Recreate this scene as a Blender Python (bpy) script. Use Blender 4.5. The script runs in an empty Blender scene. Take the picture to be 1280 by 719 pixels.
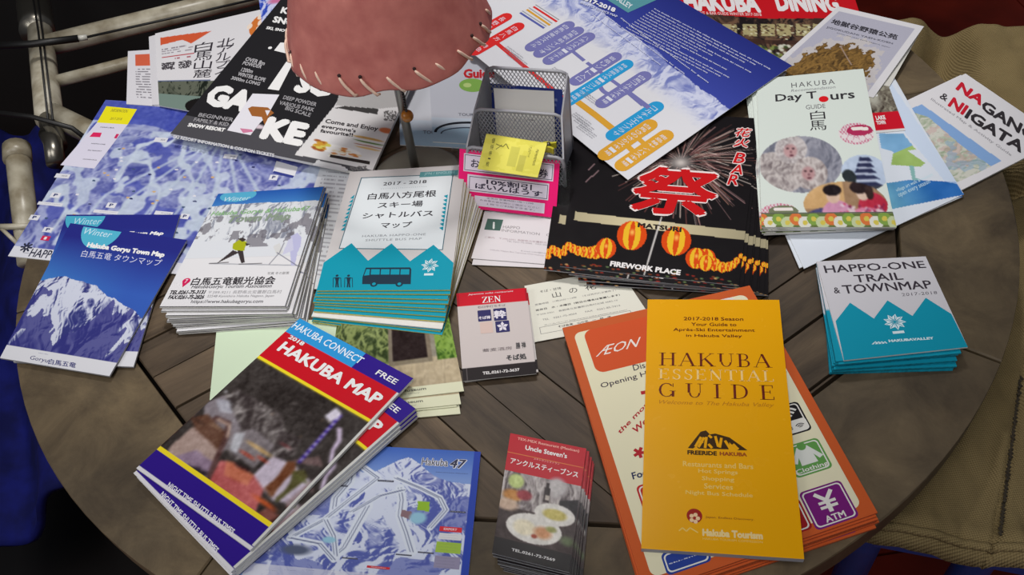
import bpy, math, random
import numpy as np
from mathutils import Vector, Matrix

# ------------------------------------------------------------------ camera, world, lights, exposure
F, PIT, ROL, CAMH = 1077.0, 0.7300, -0.150, 0.55        # focal length in pixels of a 1280x719 frame, tilt, roll, height over the tabletop
scene = bpy.context.scene
R3 = Matrix.Rotation(PIT, 3, 'X') @ Matrix.Rotation(ROL, 3, 'Z')
cd = bpy.data.cameras.new('camera')
cam = bpy.data.objects.new('camera', cd)
scene.collection.objects.link(cam)
cam.matrix_world = Matrix.Translation((0, 0, CAMH)) @ R3.to_4x4()
cd.sensor_width = 36.0
cd.lens = F / 1280 * 36
cd.clip_start = 0.01
scene.camera = cam

world = bpy.data.worlds.new('room_light')
scene.world = world
world.use_nodes = True
world.node_tree.nodes['Background'].inputs[0].default_value = (0.80, 0.86, 1.0, 1)
world.node_tree.nodes['Background'].inputs[1].default_value = 0.11

def area(name, loc, target, sx, sy, power, col):
    l = bpy.data.lights.new(name, 'AREA')
    l.shape = 'RECTANGLE'; l.size = sx; l.size_y = sy; l.energy = power; l.color = col
    o = bpy.data.objects.new(name, l); scene.collection.objects.link(o)
    o.location = loc
    o.rotation_euler = (Vector(target) - Vector(loc)).to_track_quat('-Z', 'Y').to_euler()
    return o
area('overhead_fill', (-0.20, -0.25, 1.50), (0, 0.65, 0.05), 0.8, 0.6, 11.0, (1.0, 0.985, 0.96))      # added fill light from above, weak and general
area('left_fill', (-1.10, 0.10, 0.85), (-0.18, 0.36, 0), 0.5, 0.5, 4.6, (1.0, 0.98, 0.95))       # added fill light, brightens the near left of the table
sp = bpy.data.lights.new('key_spot', 'SPOT'); sp.energy = 62; sp.color = (1.0, 0.975, 0.94); sp.shadow_soft_size = 0.13  # added spot; its cone edge stands in for a shadow across the near side
sp.spot_size = 2 * math.atan(0.70 / 1.5); sp.spot_blend = 0.16
spo = bpy.data.objects.new('key_spot', sp); scene.collection.objects.link(spo); spo.location = (0.02, 0.99, 1.5)

vs = scene.view_settings
vs.view_transform = 'Standard'; vs.look = 'None'; vs.gamma = 1.0; vs.use_curve_mapping = False
vs.exposure = 0.0

# ------------------------------------------------------------------ geometry helpers
MR = np.array(R3)
CAM = np.array([0.0, 0.0, CAMH])
def P(x, y, z=0.0):
    """point at height z seen at photograph pixel x, y"""
    d = MR @ np.array([x - 640.0, 359.5 - y, -F])
    return CAM + d * ((z - CAMH) / d[2])
def proj(p):
    d = (np.asarray(p, float) - CAM) @ MR
    return np.stack([640 + F * d[..., 0] / -d[..., 2], 359.5 - F * d[..., 1] / -d[..., 2]], -1)

rng = np.random.default_rng(7)
random.seed(5)
COL = scene.collection

def lin(c):
    c = np.asarray(c, float)[..., :3] / 255.0
    return np.where(c <= 0.04045, c / 12.92, ((c + 0.055) / 1.055) ** 2.4)

def mesh_obj(name, verts, faces, mats, parent=None, origin=None, fmats=None, colors=None, pcolors=None, smooth=False):
    me = bpy.data.meshes.new(name)
    v = np.asarray(verts, float)
    if origin is not None: v = v - np.asarray(origin, float)
    me.from_pydata(v.tolist(), [], faces if isinstance(faces, list) else faces.tolist())
    for m in (mats if isinstance(mats, (list, tuple)) else [mats]): me.materials.append(m)
    if fmats is not None: me.polygons.foreach_set('material_index', np.asarray(fmats, dtype=np.int32))
    if pcolors is not None:
        a = me.color_attributes.new('Col', 'FLOAT_COLOR', 'POINT')
        a.data.foreach_set('color', np.c_[pcolors, np.ones(len(pcolors))].astype(np.float32).ravel())
    if smooth: me.polygons.foreach_set('use_smooth', [True] * len(me.polygons))
    me.update()
    o = bpy.data.objects.new(name, me)
    COL.objects.link(o)
    if parent is not None: o.parent = parent
    elif origin is not None: o.location = origin
    return o
def tag(o, label=None, cat=None, group=None, kind=None):
    if label: o['label'] = label
    if cat: o['category'] = cat
    if group: o['group'] = group
    if kind: o['kind'] = kind
    return o
def empty(name, loc, label, cat, group=None):
    o = bpy.data.objects.new(name, None); COL.objects.link(o); o.location = loc
    o.empty_display_size = 0.02
    return tag(o, label, cat, group)

# ------------------------------------------------------------------ materials
def new_mat(name):
    m = bpy.data.materials.new(name); m.use_nodes = True
    nt = m.node_tree
    return m, nt, nt.nodes['Principled BSDF']
def plain(name, col, rough=0.6, metal=0.0, noise=0.0, nscale=200.0, spec=0.5, bump=0.0, col2=None, stretch=(1, 1, 1), sheen=0.0):
    m, nt, b = new_mat(name)
    c = lin(col)
    b.inputs['Base Color'].default_value = (*c, 1)
    b.inputs['Roughness'].default_value = rough
    b.inputs['Metallic'].default_value = metal
    b.inputs['Specular IOR Level'].default_value = spec
    if noise or bump or col2 is not None:
        tc = nt.nodes.new('ShaderNodeTexCoord'); mp = nt.nodes.new('ShaderNodeMapping')
        nt.links.new(tc.outputs['Object'], mp.inputs[0]); mp.inputs['Scale'].default_value = stretch
        n = nt.nodes.new('ShaderNodeTexNoise'); n.inputs['Scale'].default_value = nscale; n.inputs['Detail'].default_value = 6
        nt.links.new(mp.outputs[0], n.inputs['Vector'])
        r = nt.nodes.new('ShaderNodeValToRGB')
        a = lin(col) * (1 - noise) if col2 is None else lin(col2)
        r.color_ramp.elements[0].position = 0.35; r.color_ramp.elements[1].position = 0.65
        r.color_ramp.elements[0].color = (*a, 1); r.color_ramp.elements[1].color = (*np.minimum(c * (1 + noise), 1), 1)
        nt.links.new(n.outputs[0], r.inputs[0]); nt.links.new(r.outputs[0], b.inputs['Base Color'])
        if bump:
            bp = nt.nodes.new('ShaderNodeBump'); bp.inputs['Strength'].default_value = bump; bp.inputs['Distance'].default_value = 0.001
            nt.links.new(n.outputs[0], bp.inputs['Height']); nt.links.new(bp.outputs[0], b.inputs['Normal'])
    return m
def ink(name, rough, spec=0.5):
    m, nt, b = new_mat(name)
    a = nt.nodes.new('ShaderNodeAttribute'); a.attribute_name = 'Col'
    nt.links.new(a.outputs['Color'], b.inputs['Base Color'])
    n = nt.nodes.new('ShaderNodeTexNoise'); n.inputs['Scale'].default_value = 60
    tc = nt.nodes.new('ShaderNodeTexCoord'); nt.links.new(tc.outputs['Object'], n.inputs['Vector'])
    mr = nt.nodes.new('ShaderNodeMapRange'); mr.inputs[3].default_value = rough - 0.04; mr.inputs[4].default_value = rough + 0.04
    nt.links.new(n.outputs[0], mr.inputs[0]); nt.links.new(mr.outputs[0], b.inputs['Roughness'])
    b.inputs['Specular IOR Level'].default_value = spec
    return m
INK_GLOSS = ink('glossy_printed_paper', 0.30, 0.16)
INK_SATIN = ink('satin_printed_paper', 0.45, 0.10)
INK_MATT = ink('matt_printed_paper', 0.75, 0.06)
INK_COVER = ink('laminated_cover', 0.26, 0.22)
def paper(name, col, rough=0.7): return plain(name, col, rough, noise=0.03, nscale=400, spec=0.3)
PAPER = paper('white_paper_edges', (214, 212, 208))
PAPER_Y = paper('yellow_paper_edges', (212, 200, 84))
PAPER_C = paper('cream_paper_edges', (205, 205, 175))
PAPER_T = plain('teal_paper_edges', (20, 140, 165), 0.6, noise=0.25, nscale=500, spec=0.3)
PAPER_O = paper('orange_paper_edges', (196, 92, 52))
PAPER_G = paper('grey_paper_edges', (150, 150, 155))

# ------------------------------------------------------------------ noise and raster pictures (become vertex colours of a finely divided page)
def vnoise(u, v, seed):
    iu = np.floor(u).astype(int); iv = np.floor(v).astype(int); fu = u - iu; fv = v - iv
    fu = fu * fu * (3 - 2 * fu); fv = fv * fv * (3 - 2 * fv)
    def h(a, b):
        n = (a * 374761393 + b * 668265263 + seed * 982451653) & 0xffffffff
        n = ((n ^ (n >> 13)) * 1274126177) & 0xffffffff
        return ((n ^ (n >> 16)) & 0xffff) / 65535.0
    return (h(iu, iv) * (1 - fu) + h(iu + 1, iv) * fu) * (1 - fv) + (h(iu, iv + 1) * (1 - fu) + h(iu + 1, iv + 1) * fu) * fv
def fbm(u, v, seed=0, octv=5, ridged=False):
    s = 0.0; a = 0.5; t = 0.0
    for i in range(octv):
        n = vnoise(u * 2 ** i + 13.1 * i, v * 2 ** i + 7.7 * i, seed + i)
        if ridged: n = 1 - abs(2 * n - 1)
        s = s + a * n; t += a; a *= 0.5
    return s / t

class Canvas:
    def __init__(self, w, h, col):
        self.w, self.h = w, h
        self.U, self.V = np.meshgrid(np.linspace(0, 1, w), np.linspace(0, 1, h))
        self.a = np.zeros((h, w, 3)); self.a[:] = col
    def mix(self, m, col, al=1.0):
        m = (np.asarray(m, float) * al)[..., None]
        self.a = self.a * (1 - m) + np.asarray(col, float) * m
    def soft(self, d):                        # d: signed distance in u units, negative inside
        return np.clip(0.5 - d * self.w, 0, 1)
    def rect(self, u0, v0, u1, v1, col, al=1.0):
        self.mix((self.U >= u0) & (self.U <= u1) & (self.V >= v0) & (self.V <= v1), col, al)
    def poly_mask(self, pts):
        pts = np.asarray(pts, float); m = np.zeros(self.U.shape, bool); n = len(pts)
        for i in range(n):
            (x0, y0), (x1, y1) = pts[i], pts[(i + 1) % n]
            if y0 == y1: continue
            c = ((y0 > self.V) != (y1 > self.V)) & (self.U < (x1 - x0) * (self.V - y0) / (y1 - y0) + x0)
            m ^= c
        return m
    def poly(self, pts, col, al=1.0): self.mix(self.poly_mask(pts), col, al)
    def ell(self, cu, cv, ru, rv, col, al=1.0, soft=0.0, rot=0.0):
        x, y = (self.U - cu), (self.V - cv) * (self.asp)
        c, s = math.cos(rot), math.sin(rot)
        x, y = c * x + s * y, -s * x + c * y
        d = np.sqrt((x / ru) ** 2 + (y / (rv * self.asp)) ** 2)
        m = np.clip((1 - d) / soft, 0, 1) if soft else (d < 1)
        self.mix(m, col, al)
        return m
    asp = 1.4
    def photo(self, m, r=2, grain=10, seed=3):
        """soft focus and print grain inside a mask"""
        b = self.a.copy()
        for ax in (0, 1):
            acc = sum(np.roll(b, k, ax) for k in range(-r, r + 1)); b = acc / (2 * r + 1)
        g = (fbm(self.U * self.w / 5, self.V * self.h / 5, seed, 2) - .5)[..., None] * grain * 2.4 + (fbm(self.U * 12, self.V * 14, seed + 5, 3) - .5)[..., None] * grain * 2
        mm = np.asarray(m, float)[..., None]; self.a = self.a * (1 - mm) + (b + g) * mm
    def line(self, pts, wid, col, al=1.0):
        pts = np.asarray(pts, float); D = np.full(self.U.shape, 9.0)
        for (x0, y0), (x1, y1) in zip(pts[:-1], pts[1:]):
            dx, dy = x1 - x0, (y1 - y0) * self.asp
            t = np.clip(((self.U - x0) * dx + (self.V - y0) * self.asp * dy) / (dx * dx + dy * dy + 1e-12), 0, 1)
            D = np.minimum(D, np.hypot(self.U - x0 - t * dx, (self.V - y0) * self.asp - t * dy))
        self.mix(self.soft(D - wid / 2), col, al)
    def greek(self, u0, v0, u1, v1, rows, col, al=0.7, fill=0.55, seed=1, dens=60):
        rows_v = (self.V - v0) / (v1 - v0) * rows
        n = vnoise(self.U * dens * 2.2, np.floor(rows_v) * 3.1, seed)
        gap = vnoise(self.U * dens * 0.4, np.floor(rows_v) * 5.3, seed + 9)
        end = u0 + (u1 - u0) * (0.72 + 0.28 * vnoise(np.floor(rows_v) * 1.7, rows_v * 0, seed + 3))
        m = (self.U > u0) & (self.U < end) & (self.V > v0) & (self.V < v1) & ((rows_v % 1) < fill) & (n > 0.25) & (gap > 0.2)
        self.mix(m, col, al)
    def relief(self, m, seed, su, sv, light, shade, lo=0.35, hi=0.65, rot=0.6, amp=1.0, warp=0.6):
        """photograph of snowy ridges: light and dark print colours"""
        u = self.U * su; v = self.V * sv
        w = fbm(u * 0.7, v * 0.7, seed + 50, 3) * warp * 3
        c, s = math.cos(rot), math.sin(rot)
        h = fbm((c * u - s * v) + w, (s * u + c * v) * 0.6 + w, seed, 5, True)
        g = -(np.gradient(h, axis=1) * self.w / su * 0.9 + np.gradient(h, axis=0) * self.h / sv * 0.4)
        t = np.clip(0.5 + g * amp * 0.35 + (h - 0.55) * 0.9, 0, 1)
        t = np.clip((t - lo) / (hi - lo), 0, 1)[..., None]
        col = np.asarray(shade, float) * (1 - t) + np.asarray(light, float) * t
        mm = np.asarray(m, float)[..., None]
        self.a = self.a * (1 - mm) + col * mm

# ------------------------------------------------------------------ type: built-in font outlines and a small drawn serif alphabet
_tc = {}
def glyphs(s, bold=0.0, shear=0.0, space=1.0, align='LEFT', line=1.0):
    k = (s, bold, shear, space, align, line)
    if k in _tc: return _tc[k]
    c = bpy.data.curves.new('t', 'FONT'); c.body = s; c.offset = bold; c.shear = shear; c.resolution_u = 2
    c.space_character = space; c.align_x = align; c.space_line = line
    o = bpy.data.objects.new('t', c); me = o.to_mesh()
    v = np.array([tuple(x.co[:2]) for x in me.vertices]).reshape(-1, 2)
    f = [tuple(p.vertices) for p in me.polygons]
    o.to_mesh_clear(); bpy.data.objects.remove(o); bpy.data.curves.remove(c)
    _tc[k] = (v, f)
    return v, f
def ncopy(bold, s): return 1 if bold < .008 or not s.strip() else 5 if bold < .035 else 9
def fat(s, bold=0.0, shear=0.0, space=1.0, align='LEFT', line=1.0):
    """heavier type: the outline repeated with small shifts"""
    v, f = glyphs(s, 0.0, shear, space, align, line)
    if ncopy(bold, s) == 1: return v, f
    n = len(v); sh = [(0, 0)] + [(bold * math.cos(t), bold * math.sin(t)) for t in ((.785, 2.356, 3.927, 5.498) if bold < .035 else np.arange(8) * .785)]
    return np.concatenate([v + np.array(q) for q in sh]), [tuple(i + n * k for i in g) for k in range(len(sh)) for g in f]
def _L(x0, y0, x1, y1, w): return ('L', x0, y0, x1, y1, w)
def _A(cx, cy, rx, ry, a0, a1, tn, tk): return ('A', cx, cy, rx, ry, a0, a1, tn, tk)
def _S(x, y, w=.17): return ('L', x - w, y + (.018 if y < .5 else -.018), x + w, y + (.018 if y < .5 else -.018), .036)
K_, T_ = .125, .04
def _stem(x): return [_L(x, 0, x, 1, K_), _S(x, 0), _S(x, 1)]
SERIF = {
 'H': (.95, _stem(.2) + _stem(.75) + [_L(.2, .52, .75, .52, T_)]),
 'A': (.92, [_L(.12, 0, .45, 1, T_), _L(.78, 0, .45, 1, K_), _L(.24, .36, .66, .36, T_), _S(.12, 0, .12), _S(.78, 0)]),
 'K': (.95, _stem(.2) + [_L(.24, .42, .72, .97, T_), _L(.4, .58, .78, .02, K_), _S(.74, 1, .13), _S(.8, 0, .15)]),
 'U': (.92, [_L(.2, .35, .2, 1, K_), _L(.74, .35, .74, 1, T_), _A(.47, .34, .27, .34, 180, 360, T_, .09), _S(.2, 1), _S(.74, 1, .13)]),
 'B': (.8, _stem(.2) + [_A(.4, .76, .22, .24, -90, 90, T_, .1), _A(.42, .27, .27, .27, -90, 90, T_, .11), _L(.2, .98, .4, .98, T_), _L(.2, .53, .42, .53, T_), _L(.2, .02, .42, .02, T_)]),
 'E': (.78, _stem(.2) + [_L(.2, .98, .64, .98, T_), _L(.2, .53, .52, .53, T_), _L(.2, .02, .68, .02, T_), _L(.64, .8, .64, 1, T_), _L(.52, .42, .52, .64, T_), _L(.68, 0, .68, .22, T_)]),
 'S': (.68, [_A(.34, .75, .22, .24, 20, 270, T_, .08), _A(.34, .26, .24, .26, -160, 90, T_, .1), _L(.54, .74, .54, .96, T_), _L(.12, .06, .12, .28, T_)]),
 'N': (.95, [_L(.2, 0, .2, 1, T_), _L(.2, .98, .76, .02, K_), _L(.76, 0, .76, 1, T_), _S(.2, 0, .13), _S(.16, 1, .1), _S(.76, 1, .13)]),
 'T': (.82, [_L(.41, 0, .41, 1, K_), _S(.41, 0), _L(.06, .98, .76, .98, T_), _L(.06, .76, .06, 1, T_), _L(.76, .76, .76, 1, T_)]),
 'I': (.42, _stem(.21)),
 'L': (.74, _stem(.2) + [_L(.2, .02, .66, .02, T_), _L(.66, 0, .66, .24, T_)]),
 'G': (.92, [_A(.47, .5, .38, .5, 40, 322, T_, .12), _L(.78, .04, .78, .42, K_), _S(.76, .42, .15), _L(.78, .72, .78, .97, T_)]),
 'D': (.92, _stem(.2) + [_A(.42, .5, .4, .48, -90, 90, T_, .12), _L(.2, .98, .42, .98, T_), _L(.2, .02, .42, .02, T_)]),
 'Z': (.76, [_L(.1, .98, .66, .98, T_), _L(.64, .98, .1, .02, K_), _L(.1, .02, .68, .02, T_), _L(.1, .78, .1, 1, T_), _L(.68, 0, .68, .24, T_)]),
 ' ': (.45, []),
}
def serif(s, space=0.0):
    V, Fc, x = [], [], 0.0
    for ch in s:
        adv, st = SERIF[ch]
        for g in st:
            if g[0] == 'L':
                _, x0, y0, x1, y1, w = g
                d = math.hypot(x1 - x0, y1 - y0); nx, ny = -(y1 - y0) / d * w / 2, (x1 - x0) / d * w / 2
                b = len(V); V += [(x + x0 + nx, y0 + ny), (x + x1 + nx, y1 + ny), (x + x1 - nx, y1 - ny), (x + x0 - nx, y0 - ny)]; Fc.append((b, b + 1, b + 2, b + 3))
            else:
                _, cx, cy, rx, ry, a0, a1, tn, tk = g; n = 10
                for i in range(n + 1):
                    a = math.radians(a0 + (a1 - a0) * i / n); w = tn + (tk - tn) * abs(math.cos(a))
                    V += [(x + cx + rx * math.cos(a), cy + ry * math.sin(a)), (x + cx + (rx - w) * math.cos(a), cy + (ry - min(w, T_ + .02)) * math.sin(a))]
                    if i: b = len(V) - 4; Fc.append((b, b + 1, b + 3, b + 2))
        x += adv + space
    return np.array(V), Fc

# ------------------------------------------------------------------ a printed sheet or booklet lying on the table
class Doc:
    """quad: photograph pixels of the corners (top-left, top-right, bottom-right, bottom-left of its own reading frame);
    z: height of the cover (or one per corner); every print coordinate ends up as geometry lying on the cover."""
    def __init__(s, quad, z, th=0.0006, mat=INK_SATIN, edge=PAPER, crop=(0, 0, 1), lift=None, curved=False, world=None):
        s.z = np.array([z] * 4 if np.isscalar(z) else z, float); s.th = th; s.mat = mat; s.edge = edge
        s.W = np.array([P(*q, zz) for q, zz in zip(quad, s.z)]) if world is None else np.array(world, float)
        s.lift = lift; s.curved = curved or lift is not None or float(np.ptp(s.z)) > 1e-6
        s.crop = crop; s.pv = []; s.pf = []; s.pc = []; s.nv = 0; s.layer = 0; s.boxes = []; s.cv = None; s.vdetail = None
        s.c0 = s.W.mean(0); s.c0[2] = s.W[:, 2].min() - th
        s.w = np.linalg.norm(s.W[1] - s.W[0]); s.h = np.linalg.norm(s.W[3] - s.W[0])
    def map(s, uv, off=0.0):
        uv = np.asarray(uv, float); u, v = uv[..., 0:1], uv[..., 1:2]
        w = (s.W[0] * (1 - u) + s.W[1] * u) * (1 - v) + (s.W[3] * (1 - u) + s.W[2] * u) * v
        if s.lift is not None:
            dz = s.lift(u, v); w = CAM + (w - CAM) * ((w[..., 2:3] + dz - CAMH) / (w[..., 2:3] - CAMH))
        w = w.copy(); w[..., 2] += off
        return w
    def at(s, *crop): s.crop = crop; return s
    def I(s, pts):
        """photograph points (in the coordinates of the crop set by at()) -> uv"""
        ox, oy, k = s.crop; pts = np.atleast_2d(np.asarray(pts, float)); t = np.c_[ox + pts[:, 0] / k, oy + pts[:, 1] / k]
        uv = np.full(t.shape, 0.5); e = 1e-4
        for _ in range(12):
            p = proj(s.map(uv)); r = t - p
            ju = (proj(s.map(uv + [e, 0])) - p) / e; jv = (proj(s.map(uv + [0, e])) - p) / e
            det = ju[:, 0] * jv[:, 1] - ju[:, 1] * jv[:, 0]
            uv = uv + np.c_[(r[:, 0] * jv[:, 1] - r[:, 1] * jv[:, 0]) / det, (ju[:, 0] * r[:, 1] - ju[:, 1] * r[:, 0]) / det]
        return uv
    def add(s, uv, faces, col, copies=1):
        """prints a shape just above whatever lies under it; copies: how many shifted repeats the vertex list holds"""
        uv = np.asarray(uv, float)
        lo, hi = uv.min(0), uv.max(0); base = 0.0
        for l2, h2, b2 in s.boxes:
            if (lo < h2).all() and (hi > l2).all(): base = max(base, b2)
        n = len(uv) // copies; lv = base + 1 + 0.6 * np.repeat(np.arange(copies), n)
        s.boxes.append((lo, hi, lv[-1])); s.layer = max(s.layer, lv[-1])
        s.pv.append((uv, lv)); s.pf += [tuple(i + s.nv for i in f) for f in faces]
        s.pc.append(np.tile(lin(col), (len(uv), 1))); s.nv += len(uv)
    # shapes in uv
    def poly(s, uv, col): s.add(uv, [tuple(range(len(uv)))], col)
    def POLY(s, px, col): s.poly(s.I(px), col)
    def rect(s, u0, v0, u1, v1, col, r=0.0):
        if r:
            a = s.h / s.w; pts = []
            for cx, cy, a0 in ((u1 - r, v0 + r / a, -90), (u1 - r, v1 - r / a, 0), (u0 + r, v1 - r / a, 90), (u0 + r, v0 + r / a, 180)):
                for i in range(6):
                    t = math.radians(a0 + i * 18); pts.append((cx + r * math.cos(t), cy + r / a * math.sin(t)))
            s.poly(pts, col)
        else: s.poly([(u0, v0), (u1, v0), (u1, v1), (u0, v1)], col)
    def RECT(s, x0, y0, x1, y1, col, r=0.0):
        (a, b), (c, d) = s.I([(x0, y0), (x1, y1)]); s.rect(a, b, c, d, col, r)
    def frame(s, u0, v0, u1, v1, t, col):
        a = s.h / s.w; tv = t / a
        s.rect(u0, v0, u1, v0 + tv, col); s.rect(u0, v1 - tv, u1, v1, col); s.rect(u0, v0, u0 + t, v1, col); s.rect(u1 - t, v0, u1, v1, col)
    def ell(s, cu, cv, r, col, n=28, ry=None, a0=0, a1=360):
        a = s.h / s.w; ry = r if ry is None else ry
        s.poly([(cu + r * math.cos(math.radians(t)), cv + ry / a * math.sin(math.radians(t))) for t in np.linspace(a0, a1, n, endpoint=(a1 - a0) != 360)], col)
    def ring(s, cu, cv, r, t, col, a0=0, a1=360, n=28, ry=None):
        a = s.h / s.w; ry = r if ry is None else ry; uv = []; f = []
        for i, g in enumerate(np.linspace(a0, a1, n)):
            c, q = math.cos(math.radians(g)), math.sin(math.radians(g))
            uv += [(cu + r * c, cv + ry / a * q), (cu + (r - t) * c, cv + (ry - t) / a * q)]
            if i: f.append((2 * i - 2, 2 * i - 1, 2 * i + 1, 2 * i))
        s.add(uv, f, col)
    def line(s, uv, wd, col, round_=False):
        a = s.h / s.w; uv = np.asarray(uv, float); V = []; f = []
        for (x0, y0), (x1, y1) in zip(uv[:-1], uv[1:]):
            dx, dy = x1 - x0, (y1 - y0) * a; d = math.hypot(dx, dy) + 1e-12; nx, ny = -dy / d * wd / 2, dx / d * wd / 2
            if round_:
                t0 = math.atan2(dy, dx); b = len(V); ring = []
                for k in range(9): t = t0 + math.pi / 2 + math.pi * k / 8; V.append((x0 + wd / 2 * math.cos(t), y0 + wd / 2 * math.sin(t) / a))
                for k in range(9): t = t0 - math.pi / 2 + math.pi * k / 8; V.append((x1 + wd / 2 * math.cos(t), y1 + wd / 2 * math.sin(t) / a))
                f.append(tuple(range(b, b + 18)))
            else:
                b = len(V); V += [(x0 + nx, y0 + ny / a), (x1 + nx, y1 + ny / a), (x1 - nx, y1 - ny / a), (x0 - nx, y0 - ny / a)]; f.append((b, b + 1, b + 2, b + 3))
        s.add(V, f, col)
    def LINE(s, px, wd, col, round_=False): s.line(s.I(px), wd, col, round_)
    def t(s, txt, u0, v0, u1, v1, col, bold=0.0, shear=0.0, space=1.0, font=None, align='LEFT', line=1.0):
        v, f = serif(txt, space - 1.0) if font == 'serif' else fat(txt, bold, shear, space, align, line)
        if not len(v): return
        lo, hi = v.min(0), v.max(0); n = (v - lo) / (hi - lo)
        s.add(np.c_[u0 + n[:, 0] * (u1 - u0), v1 - n[:, 1] * (v1 - v0)], f, col, 1 if font == 'serif' else ncopy(bold, txt))
    def T(s, txt, x0, y0, x1, y1, col, **k):
        """lettering whose block runs from the pixel of its top-left corner to that of its bottom-right corner"""
        (a, b), (c, d) = s.I([(x0, y0), (x1, y1)]); s.t(txt, a, b, c, d, col, **k)
    def canvas(s, w, h, col):
        s.cv = Canvas(w, h, col); s.cv.asp = s.h / s.w; return s.cv
    def build(s, name, label, cat, group=None, bodyname=None, edge_label=None):
        n = 48 if s.curved else 1
        g = np.linspace(0, 1, n + 1); U, V = np.meshgrid(g, g); uv = np.c_[U.ravel(), V.ravel()]
        top = s.map(uv); bot = s.map(uv, -s.th); N = len(top); q = n + 1
        fc = [(j * q + i, (j + 1) * q + i, (j + 1) * q + i + 1, j * q + i + 1) for j in range(n) for i in range(n)]
        fb = [tuple(N + k for k in reversed(f)) for f in fc]
        rim = [(0 * q + i) for i in range(n)] + [j * q + n for j in range(n)] + [n * q + i for i in range(n, 0, -1)] + [j * q for j in range(n, 0, -1)]
        fs = [(rim[i], rim[(i + 1) % len(rim)], N + rim[(i + 1) % len(rim)], N + rim[i]) for i in range(len(rim))]
        s.o = mesh_obj(name, np.r_[top, bot], fc + fb + fs, s.edge, origin=s.c0)
        tag(s.o, label, cat, group)
        if s.cv is not None:
            c = s.cv; uv = np.c_[c.U.ravel(), c.V.ravel()]; v = s.map(uv, 6e-5); j, i = np.mgrid[0:c.h - 1, 0:c.w - 1]; b = (j * c.w + i).ravel()
            fc = np.stack([b, b + c.w, b + c.w + 1, b + 1], 1)
            me_o = mesh_obj('cover_picture', v, fc, s.mat, parent=s.o, origin=s.c0, pcolors=lin(np.clip(c.a, 0, 255)).reshape(-1, 3))
            if s.curved: me_o.data.polygons.foreach_set('use_smooth', [True] * len(fc))
        if s.nv:
            st = min(2.2e-5, 9e-4 / max(1, s.layer))
            v = np.concatenate([s.map(uv) + np.c_[l * 0, l * 0, 1.1e-4 + (1e-4 if s.curved else 0) + l * st] for uv, l in s.pv])
            lt = mesh_obj('printed_lettering', v, s.pf, s.mat, parent=s.o, origin=s.c0, pcolors=np.concatenate(s.pc)); lt['kind'] = 'stuff'
        return s.o
    def stack(s, n, dst, names, dth=None, jit=0.0006, ja=0.006, share=None, rot=0.0):
        """n more copies below the top one, turned and shifted step by step towards the pixels dst={corner: pixel} of the lowest"""
        dth = dth or s.th * 1.03
        zt = s.z.min(); zl = zt - n * dth
        idx = list(dst); A = s.W[idx, :2]; B = np.array([P(*dst[i], zl)[:2] for i in idx]); a, b = A - A.mean(0), B - B.mean(0)
        an = math.atan2((a[:, 0] * b[:, 1] - a[:, 1] * b[:, 0]).sum(), (a * b).sum())
        if len(idx) == 1: an = rot
        c, sn = math.cos(an), math.sin(an); Rm = np.array([[c, -sn], [sn, c]])
        cen = s.c0[:2]; newc = Rm @ (cen - A.mean(0)) + B.mean(0); out = []
        for k in range(1, n + 1):
            f = k / n if share is None else share[k - 1]
            o = s.o.copy(); COL.objects.link(o)
            j = rng.normal(0, jit, 2) if k < n else np.zeros(2)
            pos = cen + (newc - cen) * f + j
            o.location = (pos[0], pos[1], s.c0[2] - k * dth)
            o.rotation_euler = (0, 0, an * f + (rng.normal(0, ja) if k < n else 0))
            o['label'] = names(k)
            for ch in s.o.children:
                d = ch.copy(); COL.objects.link(d); d.parent = o
            out.append(o)
        return out
ORD = ['top', 'second', 'third', 'fourth', 'fifth', 'sixth', 'seventh', 'eighth', 'ninth', 'tenth', 'eleventh', 'twelfth', 'thirteenth']
def nth(k, n): return 'lowest' if k == n else ORD[k] + ' from the top'
def T3(s, txt, b0, b1, tl, col, **k):
    """lettering from baseline start, baseline end and the top of its first letter"""
    A, B, C = s.I([b0, b1, tl]); v, f = fat(txt, k.get('bold', 0), k.get('shear', 0), k.get('space', 1.0))
    lo, hi = v.min(0), v.max(0); n = (v - lo) / (hi - lo)
    s.add(A + n[:, :1] * (B - A) + n[:, 1:] * (C - A), f, col, ncopy(k.get('bold', 0), txt))
Doc.T3 = T3
WHITE, BLACK = (225, 224, 224), (28, 26, 28)

# ------------------------------------------------------------------ the room below and behind the table
def box(v, f, x0, y0, z0, x1, y1, z1):
    b = len(v); v += [(x0, y0, z0), (x1, y0, z0), (x1, y1, z0), (x0, y1, z0), (x0, y0, z1), (x1, y0, z1), (x1, y1, z1), (x0, y1, z1)]
    f += [tuple(b + i for i in q) for q in ((0, 3, 2, 1), (4, 5, 6, 7), (0, 1, 5, 4), (1, 2, 6, 5), (2, 3, 7, 6), (3, 0, 4, 7))]
def prism(pts, z0, z1, cham=0.0):
    """upright prism over a convex outline, its top edge slightly chamfered"""
    pts = np.asarray(pts, float); n = len(pts); c = pts.mean(0); d = pts - c; ins = c + d * (1 - cham / np.maximum(np.linalg.norm(d, axis=1, keepdims=True), 1e-6))
    v = [(*p, z0) for p in pts] + [(*p, z1 - cham) for p in pts] + [(*p, z1) for p in ins]
    f = [tuple(range(n - 1, -1, -1)), tuple(range(2 * n, 3 * n))]
    for k in (0, n): f += [(k + i, k + (i + 1) % n, k + n + (i + 1) % n, k + n + i) for i in range(n)]
    return v, f
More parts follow.
